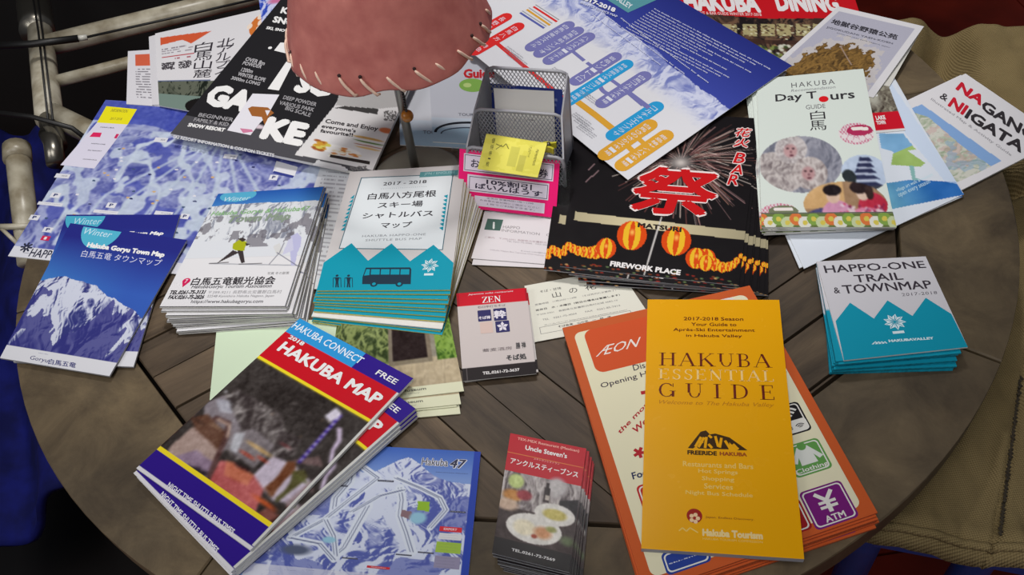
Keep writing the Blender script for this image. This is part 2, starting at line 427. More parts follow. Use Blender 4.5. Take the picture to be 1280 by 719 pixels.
def tube(pts, rad, n=12, caps=True):
    pts = [Vector(p) for p in pts]; rad = [rad] * len(pts) if np.isscalar(rad) else rad; v = []; f = []
    up = Vector((0, 0, 1)); prev = None
    for i, p in enumerate(pts):
        t = ((pts[i + 1] if i + 1 < len(pts) else p) - (pts[i - 1] if i else p)).normalized()
        if prev is None: a = t.cross(up if abs(t.z) < .95 else Vector((1, 0, 0))).normalized()
        else: a = (prev - t * prev.dot(t)).normalized()
        prev = a; b = t.cross(a)
        v += [tuple(p + (a * math.cos(2 * math.pi * k / n) + b * math.sin(2 * math.pi * k / n)) * rad[i]) for k in range(n)]
        if i: o = (i - 1) * n; f += [(o + k, o + (k + 1) % n, o + n + (k + 1) % n, o + n + k) for k in range(n)]
    if caps: f += [tuple(range(n - 1, -1, -1)), tuple(range(len(v) - n, len(v)))]
    return v, f
def lathe(prof, c, n=32):
    v = []; f = []
    for r, z in prof: v += [(c[0] + r * math.cos(2 * math.pi * k / n), c[1] + r * math.sin(2 * math.pi * k / n), c[2] + z) for k in range(n)]
    for i in range(len(prof) - 1): o = i * n; f += [(o + k, o + (k + 1) % n, o + n + (k + 1) % n, o + n + k) for k in range(n)]
    f += [tuple(range(n - 1, -1, -1)), tuple(range(len(v) - n, len(v)))]
    return v, f
def part(name, vf, mat, parent, smooth=False):
    return mesh_obj(name, vf[0], vf[1], mat, parent=parent, origin=parent.location if parent else None, smooth=smooth)

FLZ = -0.72
FLOORM = plain('dark_red_floor_paint', (128, 36, 20), 0.5, noise=0.35, nscale=6, spec=.2)
JOINT = plain('floor_joint', (30, 10, 10), 0.8)
fl = mesh_obj('floor', [(-3, -2, FLZ - .02), (3, -2, FLZ - .02), (3, 4, FLZ - .02), (-3, 4, FLZ - .02)], [(0, 1, 2, 3)], JOINT, origin=(0, 0, FLZ - .02))
tag(fl, kind='structure')
k = 0
for i in range(12):
    y0 = -2 + i * .5
    for j in range(6):
        x0 = -3 + j * 1.0 + (0.37 if i % 2 else 0)
        v, f = [], []; box(v, f, x0 + .002, y0 + .002, FLZ - .019, min(x0 + .998, 3), y0 + .498, FLZ)
        mesh_obj('floor_tile', v, f, FLOORM, parent=fl, origin=(0, 0, FLZ - .02))
DARKW = plain('near_black_wall', (14, 12, 11), 0.8, noise=0.2, nscale=8)  # near-black colour, closes off the view behind the bicycle
w_ = mesh_obj('wall_back', *(lambda v, f: (box(v, f, -3, 0, 0, 0.02, .08, 1.6), (v, f))[1])([], []), DARKW); w_.location = (-.25, 1.5, FLZ); tag(w_, kind='structure')

wf = mesh_obj('wall_far', *(lambda v, f: (box(v, f, -3, 0, 0, 3, .08, 2.6), (v, f))[1])([], []), plain('dim_brown_wall', (96, 78, 62), 0.8, noise=0.15, nscale=5)); wf.location = (0, 3.9, FLZ); tag(wf, kind='structure')
# ------------------------------------------------------------------ the round slatted table
TC = np.array([0.003, 0.643]); TR_ = 0.458; TH = 0.022
def wood(name, base, dark, stretch, seed):
    m, nt, b = new_mat(name); N = nt.nodes; Lk = nt.links
    tc = N.new('ShaderNodeTexCoord'); mp = N.new('ShaderNodeMapping'); mp.inputs['Scale'].default_value = stretch
    oi = N.new('ShaderNodeObjectInfo'); ad = N.new('ShaderNodeVectorMath'); ad.operation = 'ADD'
    Lk.new(tc.outputs['Object'], ad.inputs[0]); Lk.new(oi.outputs['Random'], ad.inputs[1]); Lk.new(ad.outputs[0], mp.inputs[0])
    n1 = N.new('ShaderNodeTexNoise'); n1.inputs['Scale'].default_value = 26; n1.inputs['Detail'].default_value = 10; n1.inputs['Roughness'].default_value = .72; n1.inputs['Distortion'].default_value = .6
    Lk.new(mp.outputs[0], n1.inputs['Vector'])
    n2 = N.new('ShaderNodeTexNoise'); n2.inputs['Scale'].default_value = 11; n2.inputs['Detail'].default_value = 5; Lk.new(ad.outputs[0], n2.inputs['Vector'])
    r1 = N.new('ShaderNodeValToRGB'); r1.color_ramp.elements[0].position = .32; r1.color_ramp.elements[1].position = .7
    r1.color_ramp.elements[0].color = (*lin(dark), 1); r1.color_ramp.elements[1].color = (*lin(base), 1)
    Lk.new(n1.outputs[0], r1.inputs[0])
    mx = N.new('ShaderNodeMix'); mx.data_type = 'RGBA'; mx.blend_type = 'MULTIPLY'; mx.inputs[0].default_value = .75
    r2 = N.new('ShaderNodeValToRGB'); r2.color_ramp.elements[0].position = .35; r2.color_ramp.elements[1].position = .62
    r2.color_ramp.elements[0].color = (.52, .5, .5, 1); r2.color_ramp.elements[1].color = (1.05, 1.0, .9, 1)
    Lk.new(n2.outputs[0], r2.inputs[0]); Lk.new(r1.outputs[0], mx.inputs[6]); Lk.new(r2.outputs[0], mx.inputs[7])
    hs = N.new('ShaderNodeHueSaturation'); mr = N.new('ShaderNodeMapRange'); mr.inputs[3].default_value = .8; mr.inputs[4].default_value = 1.15
    Lk.new(oi.outputs['Random'], mr.inputs[0]); Lk.new(mr.outputs[0], hs.inputs['Value']); Lk.new(mx.outputs[2], hs.inputs['Color'])
    Lk.new(hs.outputs[0], b.inputs['Base Color']); b.inputs['Roughness'].default_value = .55; b.inputs['Specular IOR Level'].default_value = .35
    bp = N.new('ShaderNodeBump'); bp.inputs['Strength'].default_value = .35; bp.inputs['Distance'].default_value = .001
    Lk.new(n1.outputs[0], bp.inputs['Height']); Lk.new(bp.outputs[0], b.inputs['Normal'])
    return m
WOODP = wood('weathered_plank_wood', (108, 92, 74), (58, 47, 37), (.16, 1.6, 1), 1)
WOODR = wood('weathered_rim_wood', (112, 98, 76), (72, 61, 47), (.7, .7, 1), 2)
WOODD = plain('dark_underside_wood', (40, 30, 24), .8)
METALB = plain('glossy_black_metal', (18, 17, 17), .22, spec=.6)
table = empty('round_table', (TC[0], TC[1], FLZ), 'round weathered wooden slatted table covered in leaflets', 'table')
def clip(poly, nrm, d):                        # keep p.n <= d
    out = []; n = len(poly)
    for i in range(n):
        a, b = poly[i], poly[(i + 1) % n]; da, db = a @ nrm - d, b @ nrm - d
        if da <= 0: out.append(a)
        if (da < 0) != (db < 0) and da != db: out.append(a + (b - a) * (da / (da - db)))
    return out
NA = [math.radians(a) for a in (215, 258, 299, 340, 387, 434, 481, 528)]; AP = .364; G = .0016
def plank_obj(name, poly, ang, mat, z0=-TH, z1=0.0):
    poly = np.array(poly); c = poly.mean(0); ca, sa = math.cos(ang), math.sin(ang)
    loc = (poly - c) @ np.array([[ca, -sa], [sa, ca]])
    v, f = prism(loc, z0, z1, .0012)
    o = mesh_obj(name, v, f, mat, parent=table)
    o.location = (c[0] - TC[0], c[1] - TC[1], -FLZ); o.rotation_euler = (0, 0, ang)
    return o
for i in range(8):                             # rim segments
    a0, a1 = NA[i], NA[(i + 1) % 8] + (2 * math.pi if i == 7 else 0)
    h0, h1 = (NA[i - 1] - (2 * math.pi if i == 0 else 0) + a0) / 2, (a0 + a1) / 2
    arc = [TC + TR_ * np.array([math.cos(t), math.sin(t)]) for t in np.linspace(h0, h1, 17)]
    inn = []
    for t in (h1, h0):
        k = AP / math.cos(t - a0); inn.append(TC + k * np.array([math.cos(t), math.sin(t)]))
    pl = [np.array(p) for p in arc + inn]
    for t, sg in ((h0, -1), (h1, 1)):
        nn = sg * np.array([-math.sin(t), math.cos(t)]); pl = clip(pl, nn, nn @ TC - G * .5)
    pl_o = plank_obj('rim_segment', pl, a0 + math.pi / 2, WOODR, z1=.0006 * (i % 2))
zones = [(232, 300, -53), (300, 412, 29), (52, 120, -53), (120, 232, 27)]
for zi, (b0, b1, ang) in enumerate(zones):
    A = math.radians(ang); u = np.array([math.cos(A), math.sin(A)]); nv = np.array([-u[1], u[0]])
    for kk in range(-14, 26):
        off0 = (0.0 if zi in (0, 2) else 0.0)
        base = TC @ nv
        if zi == 0: s0 = .1685 + kk * .0415       # the joints measured in the photograph
        else: s0 = .2035 + kk * .0425
        s1 = s0 + .0405
        w = .9; pl = [u * -w + nv * s0, u * w + nv * s0, u * w + nv * s1, u * -w + nv * s1]
        pl = [p + u * (TC @ u) for p in pl]
        for a in NA:
            nn = np.array([math.cos(a), math.sin(a)]); pl = clip(pl, nn, nn @ TC + AP - .003)
            if len(pl) < 3: break
        for t, sg in ((b0, -1), (b1, 1)):
            if len(pl) < 3: break
            t = math.radians(t); nn = sg * np.array([-math.sin(t), math.cos(t)]); pl = clip(pl, nn, nn @ TC - .0012)
        if len(pl) < 3: continue
        q = np.array(pl); x, y = q[:, 0], q[:, 1]
        if abs((x * np.roll(y, -1) - y * np.roll(x, -1)).sum()) / 2 < 2e-4: continue
        plank_obj('plank', pl, A, WOODP, z1=-.0004 * ((kk * 7 + zi) % 4))
v, f = prism([TC + (TR_ - .03) * np.array([math.cos(t), math.sin(t)]) for t in np.linspace(0, 2 * math.pi, 40, endpoint=False)], -TH - .012, -TH - .0005)
part('support_board', (v, f), WOODD, table)
for a in (228, 318, 48, 138):
    t = math.radians(a); d = np.array([math.cos(t), math.sin(t)]); k_ = 0 if a == 228 else .12; p0 = TC + d * (.36 - k_); p1 = TC + d * (.44 - k_)
    part('leg', tube([(*p0, -TH - .01), (*p1, FLZ)], [.024, .02], 16), METALB, table, smooth=True)

# ------------------------------------------------------------------ burlap covered stool on the right
BUR, nt, b = new_mat('burlap')
tc = nt.nodes.new('ShaderNodeTexCoord'); wv = nt.nodes.new('ShaderNodeTexWave'); wv.inputs['Scale'].default_value = 190; wv.inputs['Distortion'].default_value = 1.5; wv.inputs['Detail'].default_value = 2; wv.inputs['Detail Scale'].default_value = 30
wv2 = nt.nodes.new('ShaderNodeTexWave'); wv2.bands_direction = 'Y'; wv2.inputs['Scale'].default_value = 190; wv2.inputs['Distortion'].default_value = 1.5; wv2.inputs['Detail Scale'].default_value = 30
nz = nt.nodes.new('ShaderNodeTexNoise'); nz.inputs['Scale'].default_value = 9; nz.inputs['Detail'].default_value = 8
for n_ in (wv, wv2, nz): nt.links.new(tc.outputs['Object'], n_.inputs['Vector'])
mu = nt.nodes.new('ShaderNodeMath'); mu.operation = 'ADD'; nt.links.new(wv.outputs['Fac'], mu.inputs[0]); nt.links.new(wv2.outputs['Fac'], mu.inputs[1])
rp = nt.nodes.new('ShaderNodeValToRGB'); rp.color_ramp.elements[0].color = (*lin((96, 80, 50)), 1); rp.color_ramp.elements[1].color = (*lin((168, 148, 106)), 1)
m2 = nt.nodes.new('ShaderNodeMath'); m2.operation = 'MULTIPLY_ADD'; m2.inputs[1].default_value = .28; nt.links.new(mu.outputs[0], m2.inputs[0]); nt.links.new(nz.outputs[0], m2.inputs[2])
m3 = nt.nodes.new('ShaderNodeMath'); m3.operation = 'SUBTRACT'; m3.inputs[1].default_value = .3; nt.links.new(m2.outputs[0], m3.inputs[0])
nt.links.new(m3.outputs[0], rp.inputs[0]); nt.links.new(rp.outputs[0], b.inputs['Base Color']); b.inputs['Roughness'].default_value = .95; b.inputs['Specular IOR Level'].default_value = .1
bp = nt.nodes.new('ShaderNodeBump'); bp.inputs['Strength'].default_value = .5; bp.inputs['Distance'].default_value = .002; nt.links.new(mu.outputs[0], bp.inputs['Height']); nt.links.new(bp.outputs[0], b.inputs['Normal'])
ZB = -.07
q = [P(1020, 16, ZB), P(1500, 40, ZB), P(1500, 738, ZB), P(1050, 662, ZB)]
q = [np.array(p) for p in q]
nx, ny = 110, 150; V = []
for j in range(ny + 1):
    for i in range(nx + 1):
        u, v = i / nx, j / ny
        p = (q[0] * (1 - u) + q[1] * u) * (1 - v) + (q[3] * (1 - u) + q[2] * u) * v
        px = proj(p)
        n1 = fbm(np.array(u * 5.0), np.array(v * 6.0), 3, 4); z = ZB + (float(n1) - .5) * .04
        z -= .085 * math.exp(-(((px[0] - 1185) / 28) ** 2 + ((px[1] - 95) / 60) ** 2))                       # hollow behind the leaflets
        z -= .045 * math.exp(-((px[1] - 228 + (px[0] - 1250) * .35) / 12) ** 2) * (1 if px[0] > 1215 else 0)  # crease
        z -= .006 * math.exp(-((px[0] - (1268 - (px[1] - 540) * .17)) / 4) ** 2) * (px[1] > 430)             # sewn seam
        z += .004 * math.exp(-((v - .975) / .012) ** 2)
        e = min(v, 1 - v) * 60
        if e < 1: z -= (1 - e) ** 2 * .012
        V.append((p[0], p[1], z))
fc = [(j * (nx + 1) + i, (j + 1) * (nx + 1) + i, (j + 1) * (nx + 1) + i + 1, j * (nx + 1) + i + 1) for j in range(ny) for i in range(nx)]
so = q[3].copy(); so[2] = ZB - .05
sack = mesh_obj('burlap_cloth', V, fc, BUR, origin=so, smooth=True)
md = sack.modifiers.new('thick', 'SOLIDIFY'); md.thickness = .005; md.offset = -1
tag(sack, 'coarse brown burlap sackcloth spread on the blue seat right of the table', 'cloth')
part('hem', tube([(V[(ny - 2) * (nx + 1) + i][0], V[(ny - 2) * (nx + 1) + i][1], V[(ny - 2) * (nx + 1) + i][2] + .001) for i in range(nx + 1)], .0035, 8), BUR, sack, True)
VA = np.array(V); VP = proj(VA); SEAMM = plain('dark_seam_thread', (58, 50, 38), .9)
sm = []
for t in np.linspace(0, 1, 46):                   # sewn seam: a row of slanting stitches
    x, y = 1276 - 26 * t, 470 + 200 * t; i = int(np.argmin(((VP - [x, y]) ** 2).sum(1))); pz = P(x, y, VA[i, 2] + .0022); sm.append(pz)
for a_, b_ in zip(sm[:-1], sm[1:]):
    d_ = (b_ - a_) * .75; n_ = np.array([-d_[1], d_[0], 0]) * .35; part('stitch', tube([a_ - n_, a_ + d_ + n_], .0011, 6), SEAMM, sack)
BLUE = plain('blue_plastic', (22, 82, 168), .4, noise=.15, nscale=20)
NAVY = plain('blue_cloth', (10, 16, 82), .85, noise=.35, nscale=30, spec=.2)
c_ = (q[0] + q[1] + q[2] + q[3]) / 4
stool = empty('blue_bench', (c_[0], c_[1], FLZ), 'blue bench seat peeking out below the burlap hem', 'bench')
corn = [P(1097, 671, -.20), P(1500, 747, -.20), P(1500, 120, -.20), P(1220, 130, -.20)]
v, f = prism([c[:2] for c in corn], -.22, -.19, .003); part('seat', (v, f), BLUE, stool)
for c in corn:
    d = c + (np.array([c_[0], c_[1], c[2]]) - c) * .5
    part('leg', tube([(d[0], d[1], -.21), (d[0], d[1], FLZ)], .02, 12), BLUE, stool, smooth=True)

# ------------------------------------------------------------------ blue cloth hanging left of the table
cn = [P(-90, 150, -.30), P(66, 176, -.22), P(112, 585, -.30), P(-60, 740, -.5)]
nx, ny = 60, 80; V = []
for j in range(ny + 1):
    for i in range(nx + 1):
        u, v = i / nx, j / ny; p = (cn[0] * (1 - u) + cn[1] * u) * (1 - v) + (cn[3] * (1 - u) + cn[2] * u) * v
        w = math.sin(u * 15 + 5 * v + 2 * math.sin(v * 5)) * .016 + (float(fbm(np.array(u * 4.), np.array(v * 4.), 8, 3)) - .5) * .06
        V.append((p[0], p[1], p[2] + w))
fc = [(j * (nx + 1) + i, (j + 1) * (nx + 1) + i, (j + 1) * (nx + 1) + i + 1, j * (nx + 1) + i + 1) for j in range(ny) for i in range(nx)]
o = cn[3].copy()
bc = mesh_obj('blue_jacket', V, fc, NAVY, origin=o, smooth=True); md = bc.modifiers.new('thick', 'SOLIDIFY'); md.thickness = .01
tag(bc, 'crumpled dark blue jacket lying on a chair left of the table', 'jacket')
ch = empty('dark_chair', (-.62, .55, FLZ), 'dark chair under the blue jacket left of the table', 'chair')
DK = plain('dark_chair_plastic', (22, 18, 18), .4)
v, f = [], []; box(v, f, -.86, .2, -.66 + .0, -.5, .95, -.62); part('seat', (v, f), DK, ch)
for x in (-.84, -.52):
    for y in (.23, .92): part('leg', tube([(x, y, -.66), (x, y, FLZ)], .014, 10), DK, ch, smooth=True)

# ------------------------------------------------------------------ bicycle frame behind the table
CREAM = plain('cream_bicycle_paint', (178, 172, 155), .35, noise=.12, nscale=30, col2=(128, 118, 98))
CHROME = plain('dull_chrome', (120, 116, 108), .3, metal=.9)
RUB = plain('black_rubber', (14, 13, 13), .5)
ZK = -.06
def seg(pts, w, n=16, z=ZK):                    # tube through photograph points (x, y, height), px width
    pp = [P(p[0], p[1], p[2] if len(p) > 2 else z) for p in pts]
    dep = np.mean([-((q_ - CAM) @ MR)[2] for q_ in pp])
    return tube(pp, w / 2 * dep / F, n)
bo = P(60, 120, ZK)
bike = empty('bicycle', (bo[0], bo[1], FLZ), 'cream bicycle frame with black cables leaning behind the table', 'bicycle')
part('head_tube', seg([(50, 38), (62, 150)], 31), CREAM, bike, True)
part('top_tube', seg([(62, 56), (200, 22, ZK), (345, -14)], 26), CREAM, bike, True)
part('middle_tube', seg([(66, 103), (170, 76), (300, 42)], 15), CREAM, bike, True)
part('down_tube', seg([(60, 140), (125, 172, ZK), (230, 225, ZK - .02)], 30), CREAM, bike, True)
part('headset', seg([(42, 3), (43, 12), (44, 16), (45, 27), (46, 30), (47, 41)], 40), CHROME, bike, True)
part('steering_stem', seg([(37, -60), (42, 6)], 17), CHROME, bike, True)
part('fork_crown', seg([(62, 150), (66, 168), (70, 182)], [26, 30, 20][0]), CHROME, bike, True)
part('fork_blade', seg([(22, 192, ZK + .01), (38, 330, ZK - .05)], 29), CREAM, bike, True)
part('fork_cap', seg([(21, 184, ZK + .012), (22, 200, ZK + .008)], 33), CREAM, bike, True)
part('brake_arm', seg([(60, 168, ZK + .02), (66, 178, ZK + .03), (70, 205, ZK + .02)], 22), CHROME, bike, True)
part('mudguard_stay', seg([(-10, 284, ZK - .02), (40, 283, ZK - .02)], 8), CREAM, bike, True)
part('mudguard_stay', seg([(0, 284, ZK - .02), (22, 305, ZK - .03)], 5), CREAM, bike, True)
part('brake_cable', seg([(-20, 58, ZK + .03), (40, 55, ZK + .04), (98, 48, ZK + .03)], 9), RUB, bike, True)
part('cable_ferrule', seg([(97, 48, ZK + .03), (109, 46.5, ZK + .028)], 7), plain('bright_ferrule', (190, 188, 180), .3), bike, True)
part('brake_cable', seg([(108, 46.5, ZK + .028), (200, 26, ZK + .024), (340, -6, ZK + .02)], 3), RUB, bike, True)
part('brake_cable', seg([(40, -10, ZK + .03), (48, 40, ZK + .03), (60, 150, ZK + .03)], 2.4), RUB, bike, True)
part('brake_cable', seg([(46, -10, ZK + .03), (53, 40, ZK + .03), (66, 150, ZK + .03)], 2.4), RUB, bike, True)
part('brake_cable', seg([(-10, 140, ZK + .05), (40, 146, ZK + .05), (90, 160, ZK + .04), (130, 190, ZK)], 6), RUB, bike, True)
NAVYC = (40, 38, 118); TEAL = (16, 142, 165)
# ================================================================== left: large ski map
A = P(132, 125, .0015); C = P(10, 320, .0015); r_ = np.array([math.cos(math.radians(-19)), math.sin(math.radians(-19)), 0])
d = Doc(None, .0015, th=.0008, world=[A, A + .335 * r_, C + .335 * r_, C], mat=INK_SATIN)
c = d.canvas(380, 300, (84, 92, 160))
one = np.ones(c.U.shape, bool)
c.relief(one, 11, 7, 6, (150, 157, 194), (66, 72, 142), .3, .8, .9, .9, .5)
m = fbm(c.U * 9, c.V * 7, 31, 4); c.mix((m > .56) & (c.V > .25), (68, 76, 158), .75)
VE = []; m2 = 1 - abs(fbm(c.U * 5 + 2, c.V * 3.2, 77, 4) * 2 - 1); c.mix((m2 > .93) & (c.V > .2) & (c.V < .9), (180, 190, 208), .85)
m3 = 1 - abs(fbm(c.U * 7 + 12, c.V * 3.2, 99, 3) * 2 - 1); c.mix((m3 > .95) & (c.V > .15) & (c.V < .8), (188, 198, 212), .8)
c.mix((c.V < .13 + .08 * fbm(c.U * 6, c.V * 0, 4, 4)), (58, 70, 160), .8)
c.relief((c.V > .2) & (c.V < .94) & (c.U < .86) & (fbm(c.U * 8, c.V * 8, 3, 3) > .5), 71, 30, 26, (160, 166, 200), (72, 78, 146), .15, .9)
c.mix((m2 > .945) & (c.V > .2) & (c.V < .92), (178, 188, 206), .85); c.mix((m3 > .955) & (c.V > .15) & (c.V < .86), (182, 192, 208), .8)
for k_ in range(7):                              # pistes fanning down the mountain
    x_ = .2 + .09 * k_; c.line([(.50, .18), (.5 + (x_ - .5) * .5, .4), (x_, .62), (x_ - .03, .8)], .011, (178, 190, 206), .75)
c.photo(c.V < .94, 1, 8)
for _ in range(70):                              # forest dots, lifts and village labels
    u, v = rng.random() * .75 + .02, rng.random() * .55 + .3
    c.ell(u, v, .006, .005, [(40, 44, 90), (196, 160, 110), (60, 80, 110), (210, 208, 215)][rng.integers(4)])
c.rect(0, .945, .86, 1, (206, 206, 214)); c.rect(.86, .0, 1, 1, (204, 206, 212))
c.greek(.875, .03, .99, .95, 40, (150, 150, 158), .8, .4, 5, 160)
d.at(0, 130, 3.596)
d.POLY([(478, 10), (616, 24), (574, 93), (436, 84)], (222, 212, 32))
d.POLY([(436, 84), (574, 93), (424, 291), (272, 275)], (204, 200, 216))
d.T('INFORMATION', 505, 22, 570, 40, (110, 105, 50)); d.T('2017-2018', 500, 60, 545, 74, (110, 105, 50))
d.POLY([(420, 128), (458, 130), (450, 150), (402, 148)], (205, 40, 90)); d.POLY([(524, 135), (536, 136), (524, 156), (512, 154)], (190, 40, 90))
for y, s_ in ((102, 'HAKUBA'), (176, 'HAPPO-ONE'), (206, 'SKI RESORT'), (246, 'GONDOLA')):
    x = 500 - (y - 90) * .55; d.T(s_, x - 40, y, x + 20, y + 9, (70, 70, 80), bold=.02)
for x, y, w in ((175, 438, 110), (425, 474, 110), (255, 312, 60), (700, 150, 55), (700, 480, 80), (1010, 225, 60)):
    d.RECT(x, y, x + w - 8, y + 24, (205, 205, 212)); d.T('GONDOLA STATION', x + 24, y + 8, x + w - 14, y + 16, (60, 60, 70)); 
for x, y in ((250, 410), (155, 510), (215, 565), (830, 505), (500, 455), (1230, 330)):
    d.RECT(x - 14, y - 12, x + 14, y + 14, (208, 208, 215)); d.T('P', x - 4, y - 7, x + 6, y + 7, (50, 60, 110), bold=.04)
d.RECT(192, 592, 218, 616, (190, 40, 80)); d.T('i', 202, 597, 207, 611, (220, 215, 220), bold=.05)
for k in range(8):
    u, v = d.I([(119, 645)])[0]; a = k * math.pi / 4; asp = d.h / d.w
    d.line([(u + .006 * math.cos(a), v + .006 * math.sin(a) / asp), (u + .017 * math.cos(a), v + .017 * math.sin(a) / asp)], .006, (45, 48, 66), True)
d.RECT(104, 668, 130, 672, (45, 48, 66))
d.T('HAPPO-ONE', 148, 650, 350, 710, (45, 48, 66), bold=.015)
d.at(230, 100, 4.495); d.POLY([(520, 455), (640, 490), (620, 545), (500, 515)], (208, 208, 214)); d.POLY([(505, 512), (620, 540), (610, 552), (500, 525)], (52, 60, 130))
d.build('panorama_map', 'large blue and white ski slope map under the other leaflets at the left', 'map')

# ================================================================== left: behind, pamphlets with big vertical characters
d = Doc([(194, 42), (352, 6), (300, 150), (199, 132)], [.0045, .0075, .0075, .0045], th=.0012, mat=INK_SATIN)
c = d.canvas(220, 160, (206, 204, 208)); vb = d.at(210, 0, 5.53).I([(150, 560)])[0][1]
c.rect(0, vb, 1, 1, (52, 58, 48)); c.relief((c.V > vb) & (c.V < vb + .16), 5, 8, 6, (92, 96, 84), (28, 34, 28)); c.rect(0, vb + .16, .6, 1, (110, 128, 120)); c.ell(.62, .95, .3, .10, (24, 22, 22))
c.rect(.60, vb, .80, vb + .25, (190, 130, 40)); c.relief((c.U > .60) & (c.U < .80) & (c.V > vb) & (c.V < vb + .25), 9, 12, 12, (215, 160, 60), (120, 60, 30))
c.rect(.0, vb - .01, .55, vb, (90, 100, 130))
c.poly([(.04, .08), (.46, .13), (.30, .24), (.22, .17), (.04, .19)], (196, 84, 52))
c.rect(.05, .36, .34, .375, (170, 60, 70)); c.greek(.05, .25, .33, .34, 3, (120, 110, 120), .8, .5, 3, 40); c.greek(.05, .39, .34, .42, 1, (150, 70, 80), .8, .8, 4, 40)
for q0 in (.04, .2):
    for _ in range(110): u, v = rng.random() * .12 + q0, rng.random() * .09 + .44; c.rect(u, v, u + .012, v + .012, (70, 66, 72))
c.ell(.88, .17, .095, .12, (196, 110, 50)); 
for _ in range(12): c.ell(.88 + rng.normal(0, .035), .17 + rng.normal(0, .04), .022, .03, (222, 205, 190))
d.at(210, 0, 5.53)
for i, s_ in enumerate('白馬山麓'): d.T(s_, 190 - i * 3, 302 + i * 61, 300 - i * 2, 350 + i * 62, (48, 44, 52), bold=.0)
for i, s_ in enumerate('北アルプス'): d.T(s_, 345 - i * 3, 275 + i * 49, 452 - i * 12, 318 + i * 49, (60, 56, 64), bold=.0)
d.build('travel_pamphlet', 'white pamphlet with tall vertical Japanese characters and orange corner behind the black magazine', 'pamphlet')
d2 = Doc([(160, 64), (190, 62), (200, 133), (158, 130)], .0022, th=.0012, mat=INK_SATIN)
c = d2.canvas(60, 110, (204, 202, 208)); c.rect(.3, .08, .95, .3, (196, 92, 66)); c.greek(.3, .35, .95, .9, 12, (100, 96, 104), .8, .5, 6, 9)
d2.build('travel_pamphlet', 'white pamphlet edge with orange block sticking out furthest left beside the bicycle', 'pamphlet')
d3 = Doc([(186, 46), (200, 42), (204, 131), (190, 131)], .0036, th=.0012); c = d3.canvas(16, 80, (200, 198, 203))
d3.build('travel_pamphlet', 'plain white pamphlet spine lying between two white pamphlets beside the bicycle', 'pamphlet')
dg = Doc([(262, 46), (345, 2), (390, 20), (330, 60)], .003, th=.003); c = dg.canvas(60, 50, (128, 126, 120)); dg.build('grey_folder', 'grey card folder behind the white pamphlets by the bicycle tube', 'folder')
db = Doc([(323, -6), (372, -20), (372, 24), (328, 36)], .0095, th=.0012); c = db.canvas(60, 60, (40, 72, 180)); c.relief(c.U < .9, 3, 4, 4, (190, 195, 225), (45, 70, 175)); c.ell(.5, .3, .35, .12, (190, 110, 150), soft=.5)
db.build('leaflet', 'small bright blue leaflet behind the top of the black magazine', 'leaflet')

# ================================================================== black snow magazine
d = Doc([(357, -8), (548, 30), (463, 219), (213, 167)], [.022, .020, .0115, .0125], th=.0032, mat=INK_SATIN, lift=lambda u, v: .003 * np.sin(math.pi * np.clip(u, 0, 1)) ** 2)
c = d.canvas(260, 240, (34, 33, 36)); c.mix(c.V > .0, (64, 63, 67), .0)
c.rect(0, .885, 1, 1, (72, 71, 76))
d.at(200, 0, 3)
ad = d.I([(505, 580), (652, 400), (720, 300), (930, 300), (890, 430), (806, 640)]); c.poly(ad, (206, 204, 205))
c.poly(d.I([(680, 325), (730, 300), (940, 300), (905, 400), (820, 408), (660, 395)]), (168, 166, 166))
c.poly(d.I([(655, 405), (815, 430), (820, 408), (690, 398)]), (60, 58, 58))
c.poly(d.I([(580, 615), (700, 640), (692, 625), (590, 600)]), (200, 200, 203))
def blob(doc, cv, pts, col, soft=.5):
    for x, y, rx, ry in pts:
        (u, v), (u2, v2) = doc.I([(x, y), (x + rx, y + ry)]); cv.ell(u, v, abs(u2 - u) + .5 * abs(v2 - v), abs(v2 - v), col, soft=soft)
blob(d, c, [(660, 560, 80, 34)], (222, 220, 218), .1)
for _ in range(26): blob(d, c, [(600 + rng.normal(0, 14), 545 + rng.normal(0, 12), 10, 8)], [(190, 140, 50), (150, 84, 40), (200, 190, 90)][rng.integers(3)], .4)
for _ in range(26): blob(d, c, [(690 + rng.normal(0, 22), 575 + rng.normal(0, 9), 10, 6)], [(214, 200, 170), (190, 120, 60), (225, 222, 215)][rng.integers(3)], .4)
blob(d, c, [(782, 520, 62, 18)], (190, 150, 84), .3); blob(d, c, [(785, 535, 66, 10)], (86, 120, 50), .3); blob(d, c, [(782, 548, 58, 9)], (150, 70, 40), .3); blob(d, c, [(780, 557, 55, 7)], (205, 170, 110), .3)
blob(d, c, [(848, 490, 18, 16)], (196, 110, 70), .3)
blob(d, c, [(370, 415, 34, 22), (385, 440, 26, 14)], (170, 96, 40), .5); blob(d, c, [(345, 470, 60, 26)], (206, 190, 200), .5); blob(d, c, [(318, 490, 22, 8)], (200, 110, 140), .5)
for _ in range(90): x, y = 838 + rng.random() * 44, 415 + rng.random() * 35; c.poly(d.I([(x, y), (x + 5, y), (x + 5, y + 4), (x, y + 4)]), (95, 92, 92))
for _ in range(70): x, y = 712 + rng.random() * 60, 622 + rng.random() * 16; c.poly(d.I([(x, y), (x + 5, y), (x + 5, y + 3), (x, y + 3)]), (110, 108, 108))
T3(d, 'K', (450, 50), (476, 54), (460, 26), WHITE, bold=.05); T3(d, 'SNOW', (420, 84), (545, 108), (430, 60), WHITE, bold=.05)
T3(d, 'SKI, SNOWBOARD', (396, 111), (545, 136), (402, 99), WHITE, bold=.05)
d.POLY([(452, 160), (500, 163), (478, 202), (428, 190)], WHITE); d.POLY([(404, 334), (446, 340), (500, 235), (474, 232)], WHITE)
u, v = d.I([(413, 180)])[0]; d.ell(u, v, .011, WHITE)
